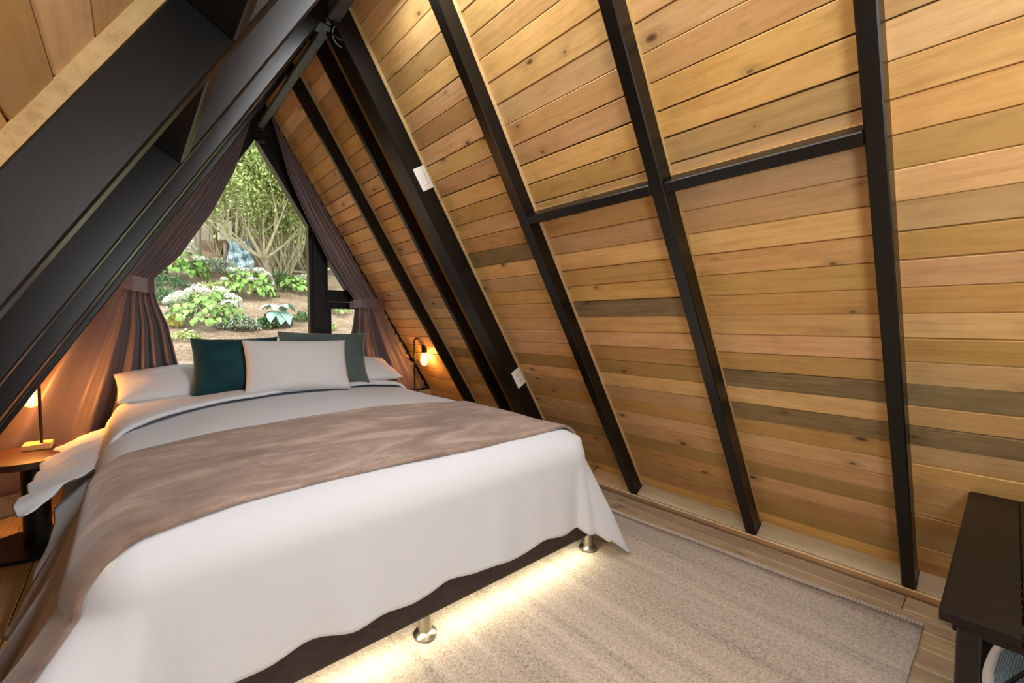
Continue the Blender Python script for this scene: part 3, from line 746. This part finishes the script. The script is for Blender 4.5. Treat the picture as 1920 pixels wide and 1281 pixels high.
# ------------------------------------------------------------------ curtains
def interp(z, tab):
    zs = [p[0] for p in tab]; xs = [p[1] for p in tab]; return np.interp(z, zs, xs)
def curtain(name, label, left_tab, right_tab, z0, z1, zt, side, y=3.395, nf=(3, 2), seed=1):
    o = thing(name, label, 'curtain', (left_tab[0][1], y, z0))
    nz, nu = 110, 130; zz = np.concatenate([np.linspace(z0, zt, 50), np.linspace(zt, z1, 61)[1:]]); uu = np.linspace(0, 1, nu)
    Zg, Ug = np.meshgrid(zz, uu, indexing='ij')
    xl = interp(zz, left_tab)[:, None]; xr = interp(zz, right_tab)[:, None]; wd = xr - xl
    ph = 2 * PI * (nf[0] * Ug + nf[1] * (Ug if side == 'L' else 1 - Ug) ** 4) + 1.5 * np.sin(2 * PI * Ug * 1.3 + seed) + .9 * np.sin(2 * PI * Ug * 3.7 + 2 * seed) * Ug + .25 * np.sin(Zg * 5 + Ug * 9 + seed)
    amp = np.clip(np.where(Zg > zt, .05, .085) * wd, .005, .045)
    near_tie = np.exp(-((Zg - zt) / .10) ** 2)
    amp = amp * (1 - .55 * near_tie)
    Yg = y + amp * np.sin(ph) + .5 * amp * np.sin(2 * ph + seed + 1.7 * Zg) * .22 + .010 * vnoise(Ug * 2, Zg * 1.2, seed)
    # ruffled fixing edge along the slope
    edge = (1 - Ug) if side == 'R' else Ug
    Yg = Yg - .012 * np.exp(-(edge / .05) ** 2) * np.sin(Zg * 2 * PI / .045 + 2 * np.sin(Zg * 31))
    Yg = Yg - .020 * near_tie
    Xg = xl + wd * Ug + .008 * wd * np.cos(ph)
    Xg = Xg + .005 * np.exp(-(edge / .06) ** 2) * np.sin(Zg * 2 * PI / .06)
    P = np.stack([Xg, Yg, Zg], -1).reshape(-1, 3)
    F = grid_faces(nz, nu)
    ob = from_vf('cloth', P, F, M['curtain'], o, True)
    md = ob.modifiers.new('thick', 'SOLIDIFY'); md.thickness = .0015
    return o
zsl = np.linspace(.10, 2.46, 14)
Lslope = [(z, gable_x(z, .035)[0]) for z in zsl]; Rslope = [(z, gable_x(z, .035)[1]) for z in zsl]
Ltab_r = [(.10, .30), (.45, .262), (.75, .222), (1.014, .177), (1.16, .128), (1.254, .112), (1.30, .125), (1.442, .247), (1.748, .424), (2.028, .549), (2.423, .663), (2.46, .672)]
cl = curtain('curtain', 'mauve satin curtain tied back at the left of the window, glowing orange below', Lslope, Ltab_r, .14, 2.44, 1.245, 'L', nf=(3.8, 2.8), seed=1.0)
Rtab_l = [(.10, 1.235), (.45, 1.245), (.843, 1.268), (1.02, 1.305), (1.134, 1.318), (1.205, 1.320), (1.336, 1.235), (1.527, 1.118), (1.819, .975), (2.063, .872), (2.421, .780), (2.46, .772)]
cr_ = curtain('curtain', 'mauve satin curtain tied back at the right of the window', Rtab_l, Rslope, .45, 2.44, 1.175, 'R', nf=(2.4, 2.6), seed=2.2)
def tieback(parent, path, h, label=None):
    bm = bmesh.new(); n = len(path); rows = []
    for (x, y, z, hh) in path:
        rows.append([bm.verts.new((x, y - k * .004, z + s * hh / 2)) for s, k in ((-1, 0), (1, 0), (1, 1), (-1, 1))])
    for a, b in zip(rows, rows[1:]):
        for k in range(4): bm.faces.new((a[k], a[(k + 1) % 4], b[(k + 1) % 4], b[k]))
    bm.faces.new(rows[0][::-1]); bm.faces.new(rows[-1])
    o = from_bm('tieback', bm, M['curtain'], parent); return o
yt = 3.335
tieback(cl, [(-.14, yt + .05, 1.290, .085), (-.06, yt + .01, 1.278, .088), (.02, yt, 1.262, .088), (.085, yt, 1.248, .085), (.118, yt + .02, 1.242, .075), (.128, yt + .075, 1.240, .07)], .085)
tieback(cr_, [(1.298, yt + .075, 1.168, .055), (1.308, yt + .02, 1.172, .06), (1.36, yt, 1.182, .062), (1.41, yt - .004, 1.186, .075)], .07)
tieback(cr_, [(1.405, yt - .008, 1.186, .085), (1.47, yt - .006, 1.182, .088), (1.53, yt + .01, 1.178, .088), (1.575, yt + .04, 1.176, .085)], .085)

# ------------------------------------------------------------------ rug
rug = thing('rug', 'beige woven wool rug on the floorboards beside the bed', 'rug', (.95, 1.2, 0))
def rug_edge_r(y): return 2.010 - .028 * (y - .163) + .003 * math.sin(y * 9)
nx, ny = 60, 60; V = []; xs0 = -.02
for i in range(nx):
    for j in range(ny):
        yy = .166 + (2.35 - .166) * j / (ny - 1); fx = i / (nx - 1)
        xx = xs0 + (rug_edge_r(yy) - .028 - xs0) * fx
        y2 = yy + (.0010 * math.sin(xx * 33) + .0012 * math.sin(xx * 9 + 1)) * (1 - j / (ny - 1)) + .012 * (1 - fx) * (1 - j / (ny - 1))
        V.append((xx, y2, .0105 + .0012 * math.sin(xx * 61) * math.sin(yy * 7) + .001 * math.sin(xx * 17 + yy * 3)))
F = grid_faces(nx, ny); N = nx * ny
V2 = [(x, y, .001) for x, y, z in V]; rim = [i * ny for i in range(nx)] + [(nx - 1) * ny + j for j in range(1, ny)] + [i * ny + ny - 1 for i in range(nx - 2, -1, -1)] + [j for j in range(ny - 2, 0, -1)]
F3 = [(rim[(i + 1) % len(rim)], rim[i], rim[i] + N, rim[(i + 1) % len(rim)] + N) for i in range(len(rim))]
from_vf('pile', V + V2, F + F3, M['rug'], rug, True)
bm = bmesh.new(); yy = .166
while yy < 1.6:
    x1 = rug_edge_r(yy); add_box(bm, x1 - .030, x1, yy, yy + .0092, .001, .0108, .0025); yy += .0100
o = from_bm('selvage', bm, M['rugedge'], rug); o['kind'] = 'stuff'
box('selvage_backing', 1.95, 1.975, .17, 1.6, .001, .004, M['rugedge'], rug)

# ------------------------------------------------------------------ bench at the right edge
bench = thing('bench', 'black slatted bench on square legs at the right edge', 'bench', (1.56, -.13, 0))
def bx_(name, x0, x1, y0, y1, z0, z1, m, bev=.003, parent=bench, seg=1): return box(name, x0, x1, y0, y1, z0, z1, m, parent, bev, seg)
for i in range(4):
    y1 = .074 - i * .105; bx_('slat', 1.132, 2.005, y1 - .1035, y1, .478, .500, M['benchtop'], .004, seg=2)
for lx in (1.135, 1.94):
    for ly in (.018, -.315): bx_('leg', lx, lx + .034, ly, ly + .032, .001, .478, M['blackmetal'], .003)
for ly in (.028, -.312): bx_('apron', 1.17, 1.945, ly, ly + .030, .448, .476, M['blackmetal'], .002)
bx_('apron', 1.145, 1.160, -.30, .02, .462, .476, M['blackmetal'], .002)
bx_('shelf_rail', 1.139, 1.168, -.29, .03, .145, .165, M['blackmetal'], .002)
bx_('shelf_rail', 1.945, 1.970, -.29, .03, .145, .165, M['blackmetal'], .002)
# perforated sheet behind the shelf: real holes
def perforated(parent):
    bm = bmesh.new(); P = .0135; r = .0047
    y0, y1, z0, z1 = -.30, .030, .166, .448; xv = 1.938
    for a in range(int((y1 - y0) / P)):
        for b in range(int((z1 - z0) / (P * .866))):
            cy = y0 + (a + .5 + .5 * (b % 2)) * P; cz = z0 + (b + .5) * P * .866
            ring = []; outer = []
            for k in range(6):
                ang = PI / 6 + k * PI / 3
                outer.append(bm.verts.new((xv, cy + P * .5774 * math.cos(ang), cz + P * .5774 * math.sin(ang))))
                ring.append(bm.verts.new((xv, cy + r * math.cos(ang), cz + r * math.sin(ang))))
            for k in range(6): bm.faces.new((outer[k], outer[(k + 1) % 6], ring[(k + 1) % 6], ring[k]))
    o = from_bm('perforated_sheet', bm, M['blackmetal'], parent); md = o.modifiers.new('thick', 'SOLIDIFY'); md.thickness = .0012; return o
perforated(bench)
bx_('shelf', 1.165, 1.945, -.30, .03, .150, .160, M['blackmetal'], .002)

# electric fly swatter in its clear wrapper, standing on the shelf
rk = thing('fly_swatter', 'white rimmed oval swatter with blue mesh, under the black bench', 'swatter', (1.50, -.10, .162))
rc = Vector((1.56, -.075, .255)); ra = Vector((.86, -.10, .18)).normalized(); rb = Vector((-.06, -.75, .62)); rb = (rb - ra * rb.dot(ra)).normalized(); rn = rb.cross(ra)
def rp(a, b, c=0): return tuple(rc + ra * a + rb * b + rn * c)
RA, RB = .150, .105
bm = bmesh.new(); n = 40; pr = [(.0, .010), (.012, .006), (.016, 0), (.012, -.006), (0, -.010), (-.010, -.005), (-.010, .005)]
rings = []
for k in range(n):
    a = 2 * PI * k / n; e = .85
    ca = math.copysign(abs(math.cos(a)) ** e, math.cos(a)); sa = math.copysign(abs(math.sin(a)) ** e, math.sin(a))
    rings.append([bm.verts.new(rp((RA + o_) * ca, (RB + o_) * sa, h)) for o_, h in pr])
for k in range(n):
    A, B = rings[k], rings[(k + 1) % n]
    for q in range(len(pr)): bm.faces.new((A[q], B[q], B[(q + 1) % len(pr)], A[(q + 1) % len(pr)]))
from_bm('rim', bm, M['white_plastic'], rk, True)
bm = bmesh.new()
for k in range(-16, 17):
    b = k / 17 * RB; h = RA * math.sqrt(1 - (b / RB) ** 2); add_tube(bm, [rp(-h, b, .003), rp(h, b, .003)], .0011, 4, False)
for k in range(-22, 23):
    a = k / 23 * RA; h = RB * math.sqrt(1 - (a / RA) ** 2); add_tube(bm, [rp(a, -h, .001), rp(a, h, .001)], .0011, 4, False)
o = from_bm('mesh', bm, M['wire'], rk); o['kind'] = 'stuff'
bm = bmesh.new(); vs_ = [bm.verts.new(rp(RA * math.cos(2 * PI * k / 32), RB * math.sin(2 * PI * k / 32), -.004)) for k in range(32)]; bm.faces.new(vs_)
md = from_bm('grid_backing', bm, M['bluepanel'], rk).modifiers.new('thick', 'SOLIDIFY'); md.thickness = .001
bm = bmesh.new(); add_tube(bm, [rp(-.10, -.07, .005), rp(.10, .07, .005)], .005, 6); add_tube(bm, [rp(-.10, .07, .005), rp(.10, -.07, .005)], .005, 6); from_bm('cross_bar', bm, M['blackmetal'], rk, True)
tube('handle', [rp(RA, 0), rp(RA + .10, 0, 0), rp(RA + .21, 0, 0)], [.016, .014, .013], M['white_plastic'], rk, 12)
fm = thing('plastic_wrapper', 'crumpled clear plastic wrapper around the swatter under the bench', 'wrapper', (1.5, -.1, .165))
nx = 22; V = []
for i in range(nx):
    for j in range(nx):
        a = -1.18 + 2.36 * i / (nx - 1); b = -1.0 + 2.35 * j / (nx - 1)
        V.append(rp(RA * a, RB * b, -.024 + .010 * math.sin(a * 9 + b * 5) + .008 * math.sin(b * 13 + 1) - .010 * (b > .9)))
md = from_vf('film', V, grid_faces(nx, nx), M['film'], fm, False).modifiers.new('thick', 'SOLIDIFY'); md.thickness = .0006

# ------------------------------------------------------------------ garden on the slope outside
def ground_z(x, y):
    b = .80 + .27 * (y - 4.4)
    if y > 8.6: b += (y - 8.6) * .18
    if y > 11: b += (y - 11) * .9
    return b + .03 * math.sin(x * 2.3 + y) * math.sin(y * 1.9) + .015 * math.sin(x * 7 + 1.3 * y) * math.sin(y * 6.1 - x)
nx, ny = 90, 110; V = []
for i in range(nx):
    for j in range(ny):
        x = -8 + 18 * i / (nx - 1); y = 3.70 + 11 * (j / (ny - 1)) ** 1.4
        V.append((x, y, ground_z(x, y)))
gr = from_vf('ground', V, grid_faces(nx, ny), M['soil'], None, True); set_props(gr, kind='structure')
V = []
for i in range(50):
    for j in range(30):
        x = -14 + 34 * i / 49; y = 13.0 + 10 * j / 29
        V.append((x, y, 3.2 + 1.25 * (y - 13.0) + .5 * math.sin(x * 1.1 + y) + .35 * math.sin(x * 2.7 - y * 1.3)))
hl = from_vf('hill', V, grid_faces(50, 30), M['hill'], None, True); set_props(hl, kind='structure')

LEAF = {}
def leaf_mesh(kind):
    """one folded, drooping leaf along +x"""
    if kind in LEAF: return LEAF[kind]
    wd = {'hy': .36, 'ho': .36}[kind]
    xs = [0, .18, .42, .68, .88, 1.0]; ws = [.04, .72, 1.0, .82, .42, .0]
    V = []; F = []
    for x, q in zip(xs, ws):
        zc = .16 * math.sin(x * PI * .9) - .30 * x * x
        V += [(x, -wd * q, zc + .05 * q), (x, 0, zc), (x, wd * q, zc + .05 * q)]
    for i in range(len(xs) - 1):
        for j in range(2): F.append((i * 3 + j, i * 3 + 3 + j, i * 3 + 4 + j, i * 3 + 1 + j))
    me = bpy.data.meshes.new('leaf'); me.from_pydata(V, [], F); me.update(); me.polygons.foreach_set('use_smooth', [True] * len(me.polygons)); LEAF[kind] = me; return me
def ball_mesh(name, m, seed=3):
    V = []; F = []; r = np.random.default_rng(seed)
    for k in range(46):
        th = r.uniform(0, 2 * PI); ph = math.acos(r.uniform(-.3, 1)); p = Vector((math.sin(ph) * math.cos(th), math.sin(ph) * math.sin(th), math.cos(ph) * .8))
        a = p.orthogonal().normalized(); b = p.cross(a).normalized(); s_ = r.uniform(.22, .34); i = len(V)
        V += [tuple(p - a * s_), tuple(p - b * s_), tuple(p + a * s_), tuple(p + b * s_), tuple(p * 1.12)]
        F += [(i, i + 1, i + 4), (i + 1, i + 2, i + 4), (i + 2, i + 3, i + 4), (i + 3, i, i + 4)]
    me = bpy.data.meshes.new(name); me.from_pydata(V, [], F); me.update(); me.materials.append(m); return me
BALL = ball_mesh('flower_head', M['petal'])
def hydrangea(x, y, R, H, nl, nf, label, seed, size=.050, blue=False):
    z = ground_z(x, y); o = thing('hydrangea', label, 'shrub', (x, y, z)); r = random.Random(seed)
    me = leaf_mesh('hy')
    if not me.materials: me.materials.append(M['hyleaf'])
    for k in range(nl):
        th = r.uniform(0, 2 * PI); ph = math.acos(r.uniform(.02, 1)); rr = r.uniform(.72, 1.0)
        p = Vector((math.sin(ph) * math.cos(th) * R * rr, math.sin(ph) * math.sin(th) * R * rr, .04 + math.cos(ph) * H * rr))
        ob = bpy.data.objects.new('leaf', me); COL.objects.link(ob); ob.parent = o; ob.location = p
        s_ = size * r.uniform(.75, 1.35); ob.scale = (s_ * 1.25, s_ * 1.25, s_ * 1.25)
        ob.rotation_euler = (r.uniform(-.4, .4), r.uniform(-.2, .75) + ph * .35, th + r.uniform(-.6, .6))
    for k in range(nf):
        th = r.uniform(0, 2 * PI); ph = math.acos(r.uniform(.35, 1))
        p = Vector((math.sin(ph) * math.cos(th) * R * .95, math.sin(ph) * math.sin(th) * R * .95, .06 + math.cos(ph) * H))
        ob = bpy.data.objects.new('flower_head', BALL); COL.objects.link(ob); ob.parent = o; ob.location = p; q = r.uniform(.045, .07); ob.scale = (q, q, q * .8); ob.rotation_euler = (0, 0, r.uniform(0, 6))
    bm = bmesh.new()
    for k in range(7):
        th = k * .9; add_tube(bm, [(x, y, z - .02), (x + math.cos(th) * R * .3, y + math.sin(th) * R * .3, z + H * .45), (x + math.cos(th) * R * .7, y + math.sin(th) * R * .7, z + H * .75)], .008, 5)
    from_bm('stem', bm, M['twig'], o)
    return o
hydrangea(.560, 5.16, .32, .30, 260, 26, 'large hydrangea with white flower heads, nearest the left of the pane', 11)
hydrangea(1.160, 6.50, .33, .32, 200, 14, 'hydrangea with cream flower heads, left of the small trunk', 12, .062)
hydrangea(1.86, 6.90, .30, .22, 140, 3, 'bright green hydrangea beside the black window post', 13, .065)
hydrangea(.500, 7.35, .36, .42, 200, 30, 'white flowering hydrangea beside the left curtain edge', 14, .065)
hydrangea(1.95, 5.55, .16, .12, 50, 0, 'small green hydrangea seen through the small upper right pane', 15, .055)
def hosta(x, y, label, n=18, size=.19):
    z = ground_z(x, y); o = thing('hosta', label, 'plant', (x, y, z)); r = random.Random(5)
    me = leaf_mesh('ho')
    if not me.materials: me.materials.append(M['hosta'])
    for k in range(n):
        th = k * 2 * PI / 8 + (.3 if k >= 8 else 0) + r.uniform(-.15, .15); inner = k >= 8
        ob = bpy.data.objects.new('leaf', me); COL.objects.link(ob); ob.parent = o
        ob.location = (math.cos(th) * .03, math.sin(th) * .03, .17 if not inner else .22)
        s_ = size * r.uniform(.85, 1.1) * (.8 if inner else 1); ob.scale = (s_, s_, s_); ob.rotation_euler = (r.uniform(-.2, .2), (.62 if not inner else .05) + r.uniform(-.15, .15), th)
    bm = bmesh.new()
    for k in range(8):
        th = k * 2 * PI / 8; add_tube(bm, [(x, y, z - .01), (x + .04 * math.cos(th), y + .04 * math.sin(th), z + .11)], .005, 5)
    from_bm('stem', bm, M['hyleaf'], o)
hosta(1.185, 5.12, 'blue green hosta with broad leaves in the bed of mulch')
def leaf_cloud(pts, size, rng_, flat=.5):
    n = len(pts); pts = np.asarray(pts)
    d = rng_.normal(size=(n, 3)); d /= np.linalg.norm(d, axis=1)[:, None]
    up = rng_.normal(size=(n, 3)); up[:, 2] += 1.2; sd = np.cross(d, up); sd /= np.linalg.norm(sd, axis=1)[:, None] + 1e-9
    s_ = size * rng_.uniform(.6, 1.3, n)[:, None]
    V = np.stack([pts, pts + d * s_ * .5 + sd * s_ * .28, pts + d * s_, pts + d * s_ * .5 - sd * s_ * .28], 1).reshape(-1, 3)
    return V, [(4 * i, 4 * i + 1, 4 * i + 2, 4 * i + 3) for i in range(n)]
def low_shrub(x, y, R, H, n, size, mat, label, flowers=0, cat='shrub', seed=1, ry=None):
    z = ground_z(x, y); o = thing('low_shrub', label, cat, (x, y, z)); g = np.random.default_rng(seed); ry = ry or R
    def dome(k, lo=.55):
        th = g.uniform(0, 2 * PI, k); ph = np.arccos(g.uniform(0, 1, k)); rr = g.uniform(lo, 1, k)
        return np.stack([x + np.sin(ph) * np.cos(th) * R * rr, y + np.sin(ph) * np.sin(th) * ry * rr, z + .01 + np.cos(ph) * H * rr], 1)
    V, F = leaf_cloud(dome(n), size, g); ob = from_vf('foliage', V, F, mat, o); ob['kind'] = 'stuff'
    if flowers:
        V, F = leaf_cloud(dome(flowers, .9), size * .9, g); ob = from_vf('blossom', V, F, M['petal'], o); ob['kind'] = 'stuff'
    return o
low_shrub(.80, 5.00, .20, .13, 1500, .026, M['greyleaf'], 'grey leaved low shrub with tiny white flowers, right of the large hydrangea', 420, seed=3, ry=.14)
low_shrub(1.06, 5.12, .13, .10, 700, .028, M['smallleaf'], 'low dark green plant between the grey shrub and the hosta', 60, seed=4)
low_shrub(1.00, 7.95, .34, .24, 1500, .036, M['greyleaf'], 'mound of white flowered shrub in front of the wooden posts', 420, seed=5)
low_shrub(.385, 6.75, .22, .16, 900, .035, M['smallleaf'], 'dark green low shrub under the white hydrangea at left', 0, seed=6)
low_shrub(.300, 6.05, .20, .15, 900, .033, M['smallleaf'], 'dark green low shrub at the left curtain, below the other', 0, seed=7)
low_shrub(1.72, 7.35, .20, .26, 800, .035, M['smallleaf'], 'small dark shrub right of the little trunk', 40, seed=8)
low_shrub(1.49, 5.32, .12, .10, 500, .028, M['smallleaf'], 'small dark plant right of the hosta, beside the window post', 30, seed=9)
low_shrub(.300, 5.12, .09, .10, 300, .030, M['yellowleaf'], 'small yellow leaved plant at the foot of the large hydrangea', 0, seed=10)
low_shrub(.85, 6.75, .24, .10, 450, .035, M['crown'], 'yellow green low plant left of the cream hydrangea', 30, seed=11)
low_shrub(.36, 4.72, .12, .08, 350, .028, M['crown'], 'tuft of green at the lower left of the pane by the teal cushion', 20, seed=12)
low_shrub(1.66, 4.95, .09, .08, 200, .030, M['crown'], 'tuft of yellow green seen through the lower right casement', 20, seed=13)

# the small crooked tree, its branches and its leaves
def grow(bm, p, d, L, r, depth, rr, tips, bend=.35):
    pts = [p]; q = p.copy(); dd = d.copy(); n = 4
    for i in range(n):
        dd = (dd + Vector((rr.uniform(-1, 1), rr.uniform(-1, 1), rr.uniform(-.3, .8))) * bend * .35).normalized(); q = q + dd * (L / n); pts.append(q.copy())
    add_tube(bm, pts, [r * (1 - .45 * i / n) for i in range(n + 1)], 6 if depth > 1 else 4)
    if depth == 0: tips.append(q); tips.append(pts[2]); return
    if depth <= 2: tips += pts[2:]
    for k in range(rr.choice((2, 3, 3))):
        nd = (dd + Vector((rr.uniform(-1, 1), rr.uniform(-1, 1), rr.uniform(-.2, .9))) * .75).normalized(); grow(bm, pts[-1 - (k % 2)], nd, L * rr.uniform(.6, .85), r * .55, depth - 1, rr, tips, bend)
def tree(name, label, x, y, trunk, seed, L, r, depth, nleaf, size, mat, spread, dirs):
    z = ground_z(x, y); o = thing(name, label, 'tree', (x, y, z)); rr = random.Random(seed); g = np.random.default_rng(seed)
    bm = bmesh.new(); top = Vector((x + trunk[0], y + trunk[1], z + trunk[2]))
    add_tube(bm, [(x, y, z - .1), (x + trunk[0] * .3, y, z + trunk[2] * .35), (x + trunk[0] * .7, y, z + trunk[2] * .7), tuple(top)], [r * 1.35, r * 1.1, r, r * .95], 10)
    from_bm('trunk', bm, M['bark'], o, True)
    tips = []; bm = bmesh.new()
    for d in dirs: grow(bm, top, Vector(d).normalized(), L, r * .62, depth, rr, tips)
    ob = from_bm('branches', bm, M['twig'], o, True); ob['kind'] = 'stuff'
    T = np.array([tuple(t) for t in tips]); idx = g.integers(0, len(T), nleaf)
    V, F = leaf_cloud(T[idx] + g.normal(size=(nleaf, 3)) * spread, size, g); ob = from_vf('leaves', V, F, mat, o); ob['kind'] = 'stuff'
    return o
tree('small_tree', 'small crooked tree with a forked trunk in the middle of the garden', 1.50, 6.60, (-.13, .05, .48), 21, .52, .034, 5, 20000, .050, M['crown'], .17,
     [(-.9, .1, .75), (-.35, .2, 1), (.15, .3, 1.1), (.5, .1, .9), (-.8, -.2, .35), (.9, .2, .5), (.3, -.3, .8)])
tree('tall_shrub', 'tall leafy shrub on the right, behind the small tree', 2.75, 8.4, (.0, 0, .25), 22, .72, .030, 5, 20000, .058, M['crown'], .30,
     [(-.6, 0, 1), (0, .2, 1.2), (.5, 0, 1), (-.2, -.3, 1.2), (-.9, .1, .8)])
tree('tall_shrub', 'bare twiggy shrub in front of the beige wall at left', 1.42, 8.7, (0, 0, .25), 23, .62, .035, 5, 2200, .065, M['crown'], .18,
     [(-.6, 0, 1), (-.1, .1, 1.2), (.3, 0, 1.1), (-.9, .2, .9)])
tree('tall_shrub', 'tall green tree filling the top of the window', 2.35, 10.2, (0, 0, 1.0), 24, 1.1, .06, 4, 16000, .10, M['crown'], .55,
     [(-.6, 0, 1), (0, .2, 1.2), (.6, 0, 1), (-.2, -.3, 1.2), (.2, .3, .8), (-.9, 0, .6)])
tree('tall_shrub', 'dark green tree behind the others at the back of the garden', 3.3, 12.4, (0, 0, 1.2), 25, 1.5, .09, 4, 14000, .13, M['crownfar'], .75,
     [(-.6, 0, 1), (0, .2, 1.2), (.6, 0, 1), (-.2, -.3, 1.2), (-.9, .2, .8)])
tree('tall_shrub', 'dark green tree high at the back, upper left of the pane', 1.7, 12.8, (0, 0, 1.3), 26, 1.5, .09, 4, 14000, .13, M['crownfar'], .75,
     [(-.6, 0, 1), (0, .2, 1.2), (.6, 0, 1), (-.2, -.3, 1.2)])

def bushy(x, y, rx, ry, h, n, size, mat, label, seed, lo=.15):
    z = ground_z(x, y); o = thing('leafy_shrub', label, 'shrub', (x, y, z)); g = np.random.default_rng(seed)
    th = g.uniform(0, 2 * PI, n); zz = g.uniform(lo, 1, n) ** .8; rr = np.sqrt(g.uniform(.12, 1, n)) * (.55 + .45 * np.sin(PI * np.clip(zz, .05, .95)))
    cl_ = g.uniform(-1, 1, (60, 3)) * np.array([rx * .8, ry * .8, h * .45]) + np.array([0, 0, h * .5])
    P = np.stack([np.cos(th) * rx * rr, np.sin(th) * ry * rr, zz * h], 1); k = g.integers(0, 60, n); mixf = g.uniform(0, .55, n)[:, None]
    P = P * (1 - mixf) + cl_[k] * mixf + np.array([x, y, z])
    V, F = leaf_cloud(P, size, g); ob = from_vf('leaves', V, F, mat, o); ob['kind'] = 'stuff'
    bm = bmesh.new(); rr_ = random.Random(seed)
    for i in range(70):
        a = rr_.uniform(0, 2 * PI); q = rr_.uniform(.2, 1.0); t_ = rr_.uniform(.5, 1.02)
        p0 = Vector((x + rr_.uniform(-.15, .15), y + rr_.uniform(-.1, .1), z - .03)); p2 = Vector((x + math.cos(a) * rx * q, y + math.sin(a) * ry * q, z + h * t_))
        p1 = p0.lerp(p2, .5) + Vector((math.cos(a) * rx * q * .25, math.sin(a) * ry * q * .2, -.05 * h)); add_tube(bm, [p0, p1, p2], [.012, .008, .004], 4, False)
    ob = from_bm('twigs', bm, M['twig'], o); ob['kind'] = 'stuff'
bushy(2.55, 8.55, .85, .50, 2.3, 20000, .048, M['crown'], 'bushy shrub with many bare twigs, right of the small tree', 31)
bushy(2.05, 9.2, .60, .45, 2.6, 16000, .050, M['crown'], 'bushy shrub directly behind the small tree', 32, .25)
bushy(3.25, 8.9, .80, .50, 2.2, 16000, .050, M['crown'], 'bushy shrub at the right end behind the window post', 33)
bushy(1.85, 7.75, .62, .35, 2.0, 11000, .046, M['crown'], 'light leafy shrub close behind the forked trunk', 35, .32)
bushy(1.30, 9.3, .45, .35, 1.7, 1600, .055, M['crown'], 'thin twiggy shrub against the beige wall', 34, .3)

# beige wall with a blue grey beam, posts, tarpaulin, box, branches
fence = thing('garden_wall', 'pink beige rendered wall with a blue grey top beam', 'wall', (1.25, 10.0, ground_z(1.25, 10.0)))
for i in range(3):
    x0 = -.05 + i * .62; box('panel', x0, x0 + .61, 10.0, 10.06, 1.7, 3.20, M['panel'], fence, .006)
box('beam', -.10, 1.86, 9.95, 10.10, 3.20, 3.40, M['beam'], fence, .008)
def post(x, y, h, r, label):
    z = ground_z(x, y); o = thing('fence_post', label, 'post', (x, y, z))
    tube('pole', [(x, y, z - .1), (x + .01, y, z + h * .5), (x - .005, y, z + h * .97), (x - .005, y, z + h)], [r, r * .97, r * .93, r * .7], M['post'], o, 10)
post(.80, 8.25, 1.30, .065, 'tall weathered wooden post at the left of the garden')
post(.70, 7.75, .72, .060, 'short weathered wooden post in front of the tall one')
post(.62, 9.3, 1.55, .07, 'tall wooden post behind, next to the left curtain edge')
tp = thing('tarpaulin', 'crumpled blue and white tarpaulin leaning by the twiggy shrub', 'tarpaulin', (1.42, 8.55, ground_z(1.42, 8.55)))
V = []
for i in range(18):
    for j in range(18):
        a, b = i / 17, j / 17; zz = ground_z(1.42, 8.5) - .02 + b * .50
        V.append((1.20 + a * .42 * (1 - .25 * b) + .10 * b, 8.42 + .22 * b + .035 * math.sin(a * 17 + b * 5) + .03 * math.sin(b * 15 - a * 6), zz))
md = from_vf('sheet', V, grid_faces(18, 18), M['tarp'], tp, True).modifiers.new('thick', 'SOLIDIFY'); md.thickness = .006
bxo = thing('cream_box', 'small cream coloured box behind the tarpaulin', 'box', (1.30, 9.1, ground_z(1.3, 9.1)))
box('body', 1.20, 1.40, 9.0, 9.18, ground_z(1.3, 9.1) + .28, ground_z(1.3, 9.1) + .62, M['box'], bxo, .01)
tube('stand', [(1.30, 9.09, ground_z(1.3, 9.09) - .05), (1.30, 9.09, ground_z(1.3, 9.09) + .29)], .03, M['post'], bxo)
def branch(pts, r, label):
    P = [(x, y, ground_z(x, y) + h) for x, y, h in pts]; o = thing('fallen_branch', label, 'branch', P[0]); tube('wood', P, r, M['twig'], o, 7)
branch([(1.75, 7.9, .03), (2.05, 7.95, .04), (2.35, 7.9, .07), (2.6, 7.95, .22)], .018, 'fallen branch lying right of the small trunk')
branch([(1.8, 8.3, .05), (2.2, 8.2, .08), (2.55, 8.3, .05), (2.85, 8.2, .2)], .022, 'thicker fallen branch lying behind the first one')
for i, (x, y, r_, lb) in enumerate([(1.55, 7.0, .10, 'rounded stone beside the small trunk'), (.95, 6.95, .09, 'flat stone left of the cream hydrangea'), (2.2, 7.75, .13, 'grey stone under the fallen branches')]):
    bm = bmesh.new(); bmesh.ops.create_icosphere(bm, subdivisions=3, radius=1)
    for v in bm.verts:
        v.co *= 1 + .13 * math.sin(v.co.x * 3 + i) * math.sin(v.co.y * 4) + .07 * math.sin(v.co.z * 7 + i)
        v.co = Vector((x + v.co.x * r_ * 1.3, y + v.co.y * r_, ground_z(x, y) + .02 + v.co.z * r_ * .6))
    o = from_bm('garden_stone', bm, M['stone'], None, True); set_props(o, lb, 'stone')

# alike things carry one group phrase
GROUPS = {'hydrangea': 'hydrangeas in the garden', 'low_shrub': 'low plants in the garden', 'tall_shrub': 'tall shrubs and trees behind the garden', 'leafy_shrub': 'bushy shrubs behind the small tree',
          'fence_post': 'wooden posts in the garden', 'fallen_branch': 'fallen branches in the garden', 'garden_stone': 'stones in the garden', 'bed_pillow': 'sleeping pillows at the bed head',
          'throw_pillow': 'green velvet cushions on the bed', 'bedside_table': 'bedside tables', 'table_lamp': 'bedside lamps', 'curtain': 'window curtains', 'cable': 'cables at the ridge'}
for o in list(sc.objects):
    if o.parent is None and 'category' in o.keys() and 'group' not in o.keys():
        g = GROUPS.get(o.name.split('.')[0])
        if g: o['group'] = g
